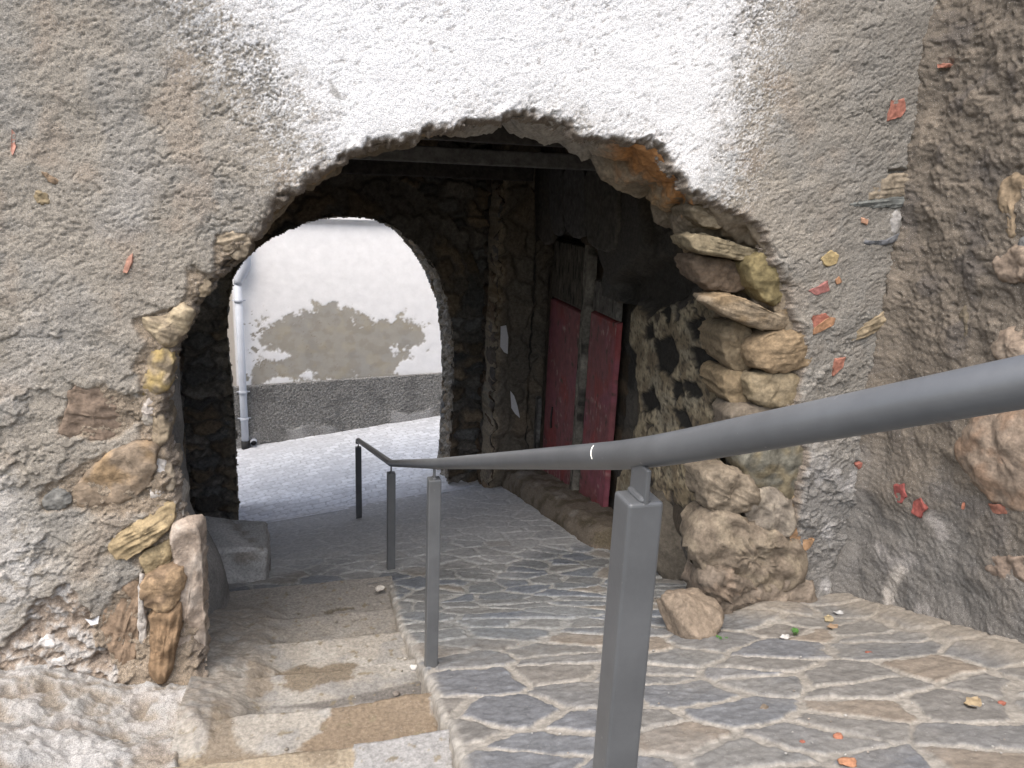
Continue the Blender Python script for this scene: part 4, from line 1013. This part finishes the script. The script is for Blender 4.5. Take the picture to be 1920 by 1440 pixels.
def bend(a, b, c, r=.12, n=7):
    a, b, c = map(np.asarray, (a, b, c))
    p0 = b+(a-b)/np.linalg.norm(a-b)*r; p1 = b+(c-b)/np.linalg.norm(c-b)*r
    return [(1-t)**2*p0+2*t*(1-t)*b+t*t*p1 for t in np.linspace(0, 1, n)]
q4e = q4+(q4-q3)/np.linalg.norm(q4-q3)*.03
path = [e0]+bend(e0, q1, q2)+bend(q1, q2, q3, .08)+bend(q2, q3, q4, .03, 4)+bend(q3, q4e, q4e-np.array([0, 0, .05]), .03, 5)+[q4e-np.array([0, 0, .06])]
v, f_ = tube(path, .0215, 28); tr = mesh_obj('top_rail', v, f_, 'paint', rail)
pm = q1+(q2-q1)*.07; dv = (q2-q1)/np.linalg.norm(q2-q1); sd_ = np.cross(dv, (0, 0, 1)); sd_ /= np.linalg.norm(sd_); up_ = np.cross(sd_, dv)
v, f_ = tube([pm+dv*.012*math.sin(a)-sd_*.0215*math.cos(a)+up_*.0215*math.sin(a) for a in np.linspace(-.2, .9, 9)], .0011, 6)
mesh_obj('paint_run', v, f_, 'white', tr)

# ------------------------------------------------------------------ loose things on the ground
def blob(name, c, s, col, seed, mat='stone', rough=.18, flat=0, sub=4, parent=None):
    bm = bmesh.new(); bmesh.ops.create_icosphere(bm, subdivisions=sub, radius=1)
    V = np.array([v_.co[:] for v_ in bm.verts]); F = np.array([[v_.index for v_ in f.verts] for f in bm.faces]); bm.free()
    rng = np.random.RandomState(seed)
    for _ in range(9):                                   # knock flats off
        n = rng.normal(size=3); n /= np.linalg.norm(n); dcut = rng.uniform(.55, .85)
        k = V@n; V = V-np.outer(np.maximum(k-dcut, 0)*.9, n)
    nz = fbm(V[:, 0]*2.5+V[:, 2], V[:, 1]*2.5-V[:, 2]*1.7, 4, seed)
    V = V*(1+rough*nz)[:, None]
    C = np.asarray(col)*(1+.3*fbm(V[:, 0]*5+V[:, 2]*3, V[:, 1]*5, 3, seed+1))[:, None]
    return mesh_obj(name, V*np.asarray(s)+np.asarray(c), F, mat, parent, C)
b_ = onG(1300, 1190)
tag(blob('boulder', (b_[0]+.0, b_[1]+.06, b_[2]+.07), (.15, .17, .115), (.20, .16, .12), 701), 'rounded tan boulder lying at the foot of the right jamb of the near arch', 'stone')
b_ = onG(1240, 1085)
tag(blob('boulder', (2.22, b_[1]+.25, b_[2]+.16), (.22, .45, .30), (.085, .075, .06), 702), 'big dark dirty foundation stone at the base of the passage wall behind the tan boulder', 'stone')
def leaf(x, y, L, rz, col, label, mat='leaf', surf=G, curl=.22, name='dry_leaf', cat='leaf', group='dry leaves and chips on the paving'):
    p = hit(x, y, surf); n = 9
    U, V = np.meshgrid(np.linspace(-1, 1, 13), np.linspace(-1, 1, 7))
    w_ = np.sqrt(np.clip(1-U**2, 0, 1))*.5+.02
    X = U*L/2; Yl = V*w_*L/2*(1+.15*np.sin(U*7)); Z = curl*L*.25*(U**2+.6*V**2)+.05*L*np.sin(U*5+V)
    c_, s_ = math.cos(rz), math.sin(rz)
    P = np.stack([p[0]+X*c_-Yl*s_, p[1]+X*s_+Yl*c_, p[2]+.012+Z], -1)
    Q = P.copy(); Q[..., 2] += .0015
    C = np.empty(P.shape); C[:] = col
    F = grid_faces(7, 13); n_ = 91
    o = mesh_obj(name, np.concatenate([Q.reshape(-1, 3), P.reshape(-1, 3)]), np.concatenate([F, F[:, ::-1]+n_]), mat, None, np.concatenate([C.reshape(-1, 3)]*2))
    return tag(o, label, cat, group)
leaf(1822, 1326, .085, .4, (.27, .21, .13), 'curled tan dry leaf on a blue slate at the right of the ramp', curl=.35)
leaf(1553, 1166, .08, .9, (.28, .23, .14), 'yellowish dry leaf in the corner below the curved terracotta shard')
leaf(1575, 1155, .075, -.3, (.36, .36, .35), 'grey withered leaf against the wall corner')
leaf(1560, 1180, .07, .2, (.24, .17, .11), 'brown rounded dead leaf under the yellowish leaf in the corner')
leaf(1470, 1200, .06, .3, (.42, .41, .39), 'pale grey thin leaf beside the green weed', curl=.3)
leaf(468, 1293, .035, .8, (.25, .28, .06), 'small yellow-green leaf on the stair beside the left jamb', mat='green', surf=stair, name='green_leaf')
def chip(x, y, s, col, label, surf=G, name='stone_chip', cat='chip', mat='stone', group='small chips scattered on the ground'):
    p = hit(x, y, surf)
    tag(blob(name, (p[0], p[1], p[2]+s[2]*.5+.004), s, col, int(x*7+y), mat, sub=3), label, cat, group)
for x, y, s, col, lb in [(1628, 1228, (.022, .016, .009), RED1, 'brick chip on the upper edge of the ramp below the wall corner'), (1572, 1385, (.022, .014, .009), (.30, .13, .08), 'narrow terracotta chip near the bottom of the ramp'),
                         (1590, 1434, (.032, .022, .010), (.32, .16, .09), 'larger orange terracotta chip at the very bottom edge'), (1706, 1298, (.012, .009, .006), RED1, 'tiny red chip in the middle of the right paving'),
                         (1878, 1322, (.016, .012, .007), RED1, 'small red chip right of the curled tan leaf'), (1504, 1395, (.010, .008, .006), RED1, 'tiny brick crumb left of the narrow terracotta chip')]:
    chip(x, y, s, col, lb, name='brick_chip', mat='terracotta')
chip(1432, 1331, (.018, .014, .014), (.15, .12, .09), 'dark brown clod on the paving right of the nearest post', name='clod', cat='stone')
chip(775, 1255, (.016, .02, .014), (.50, .48, .44), 'white pebble at the ramp edge by the second post', cat='pebble', name='pebble')
chip(712, 1107, (.03, .024, .02), (.50, .47, .42), 'pale stone lodged where the stair meets the ramp', cat='pebble', name='pebble')
chip(742, 1304, (.016, .014, .01), (.17, .15, .13), 'dark pebble on the shaded strip of the stair', surf=stair, cat='pebble', name='pebble')
rng = random.Random(5)
for k in range(70):                                     # grit swept over the paving
    x, y = rng.uniform(880, 1900), rng.uniform(1130, 1430)
    if y < 1235 and x > 1300: continue
    p = onG(x, y); s = rng.uniform(.003, .0075)
    o = blob('grit', (p[0], p[1], p[2]+.010), (s, s*.8, s*.6), (.33, .32, .30) if rng.random() < .6 else (.25, .22, .19), 900+k, sub=1)
    tag(o, 'tiny loose crumb of stone lying on the slate paving', 'pebble', 'grit on the ramp')
for k in range(46):
    kx = rng.choice(NOS[1:6]); X_ = rng.uniform(-.36, .46) if rng.random() < .5 else rng.choice([rng.uniform(-.40, -.30), rng.uniform(.40, .48)])
    Y_ = kx+.06+abs(rng.gauss(0, .09)); s_ = rng.uniform(.004, .011); z_ = float(stair(np.array(X_), np.array(Y_)))
    tag(blob('grit', (X_, Y_, z_+s_*.5+.003), (s_, s_*.8, s_*.6), (.20, .18, .15) if rng.random() < .6 else (.33, .31, .28), 1200+k, sub=2), 'small crumb of mortar lying on the stair treads', 'pebble', 'crumbs on the stair')
# bits of litter on the stair
for x, y, s, lb in [(392, 1338, .04, 'crumpled white paper on the step beside the left jamb'), (378, 1360, .028, 'torn white plastic scrap below the crumpled paper on the step')]:
    p = onS(x, y)
    tag(blob('litter', (p[0], p[1], p[2]+.012), (s, s*.7, s*.35), (.68, .70, .72), int(x), 'stone', rough=.5, sub=3), lb, 'litter', 'litter by the left jamb')
lw = atY(176, 1158, YF-.03)
tag(mesh_obj('plastic_scrap', np.array([lw+(-.03, -.01, .005), lw+(.0, -.035, .012), lw+(.025, -.02, .018), lw+(.02, -.03, -.012), lw+(-.005, -.03, -.016), lw+(-.03, -.008, .003), lw+(0, -.02, 0)]),
    [[0, 1, 2, 6], [6, 2, 3, 4], [0, 6, 4, 5]], 'paper', smooth=False), 'white plastic scrap caught in the left jamb above the brown stones', 'litter')
# weeds
def weed(x, y, label, n, r, up):
    p = onG(x, y); t = thing('weed', p, label, 'plant')
    rn = random.Random(int(x)); V = []; F = []; C = []
    for k in range(n):
        a = rn.uniform(0, 6.28); rr = rn.uniform(.3, 1)*r; z = rn.uniform(.4, 1)*up; L = rn.uniform(.6, 1)*r*.8
        c0 = np.array([p[0]+rr*math.cos(a), p[1]+rr*math.sin(a), p[2]+z]); b0 = len(V)
        e1_ = np.array([math.cos(a), math.sin(a), rn.uniform(-.2, .5)])*L*.5; e2_ = np.array([-math.sin(a), math.cos(a), rn.uniform(-.3, .3)])*L*.42
        for q in range(8):
            th = q*math.pi/4; V.append(c0+e1_*math.cos(th)+e2_*math.sin(th)); C.append((.06, .15, .035))
        F.append([b0+q for q in range(8)])
    mesh_obj('leaves', np.array(V), F, 'green', t, np.array(C))
    V = []; F = []
    for k in range(5):
        a = k*1.26; vv, ff = tube([p, p+np.array([math.cos(a)*r*.5, math.sin(a)*r*.5, up*.6])], .0015, 5); F += [[i+len(V) for i in f] for f in ff]; V += list(vv)
    mesh_obj('stems', np.array(V), F, 'green', t, np.tile((.10, .16, .05), (len(V), 1)))
weed(1490, 1192, 'small bright green weed growing at the foot of the right jamb', 14, .022, .035)
weed(1354, 1200, 'faint tuft of low green weed between boulder and jamb', 16, .03, .012)
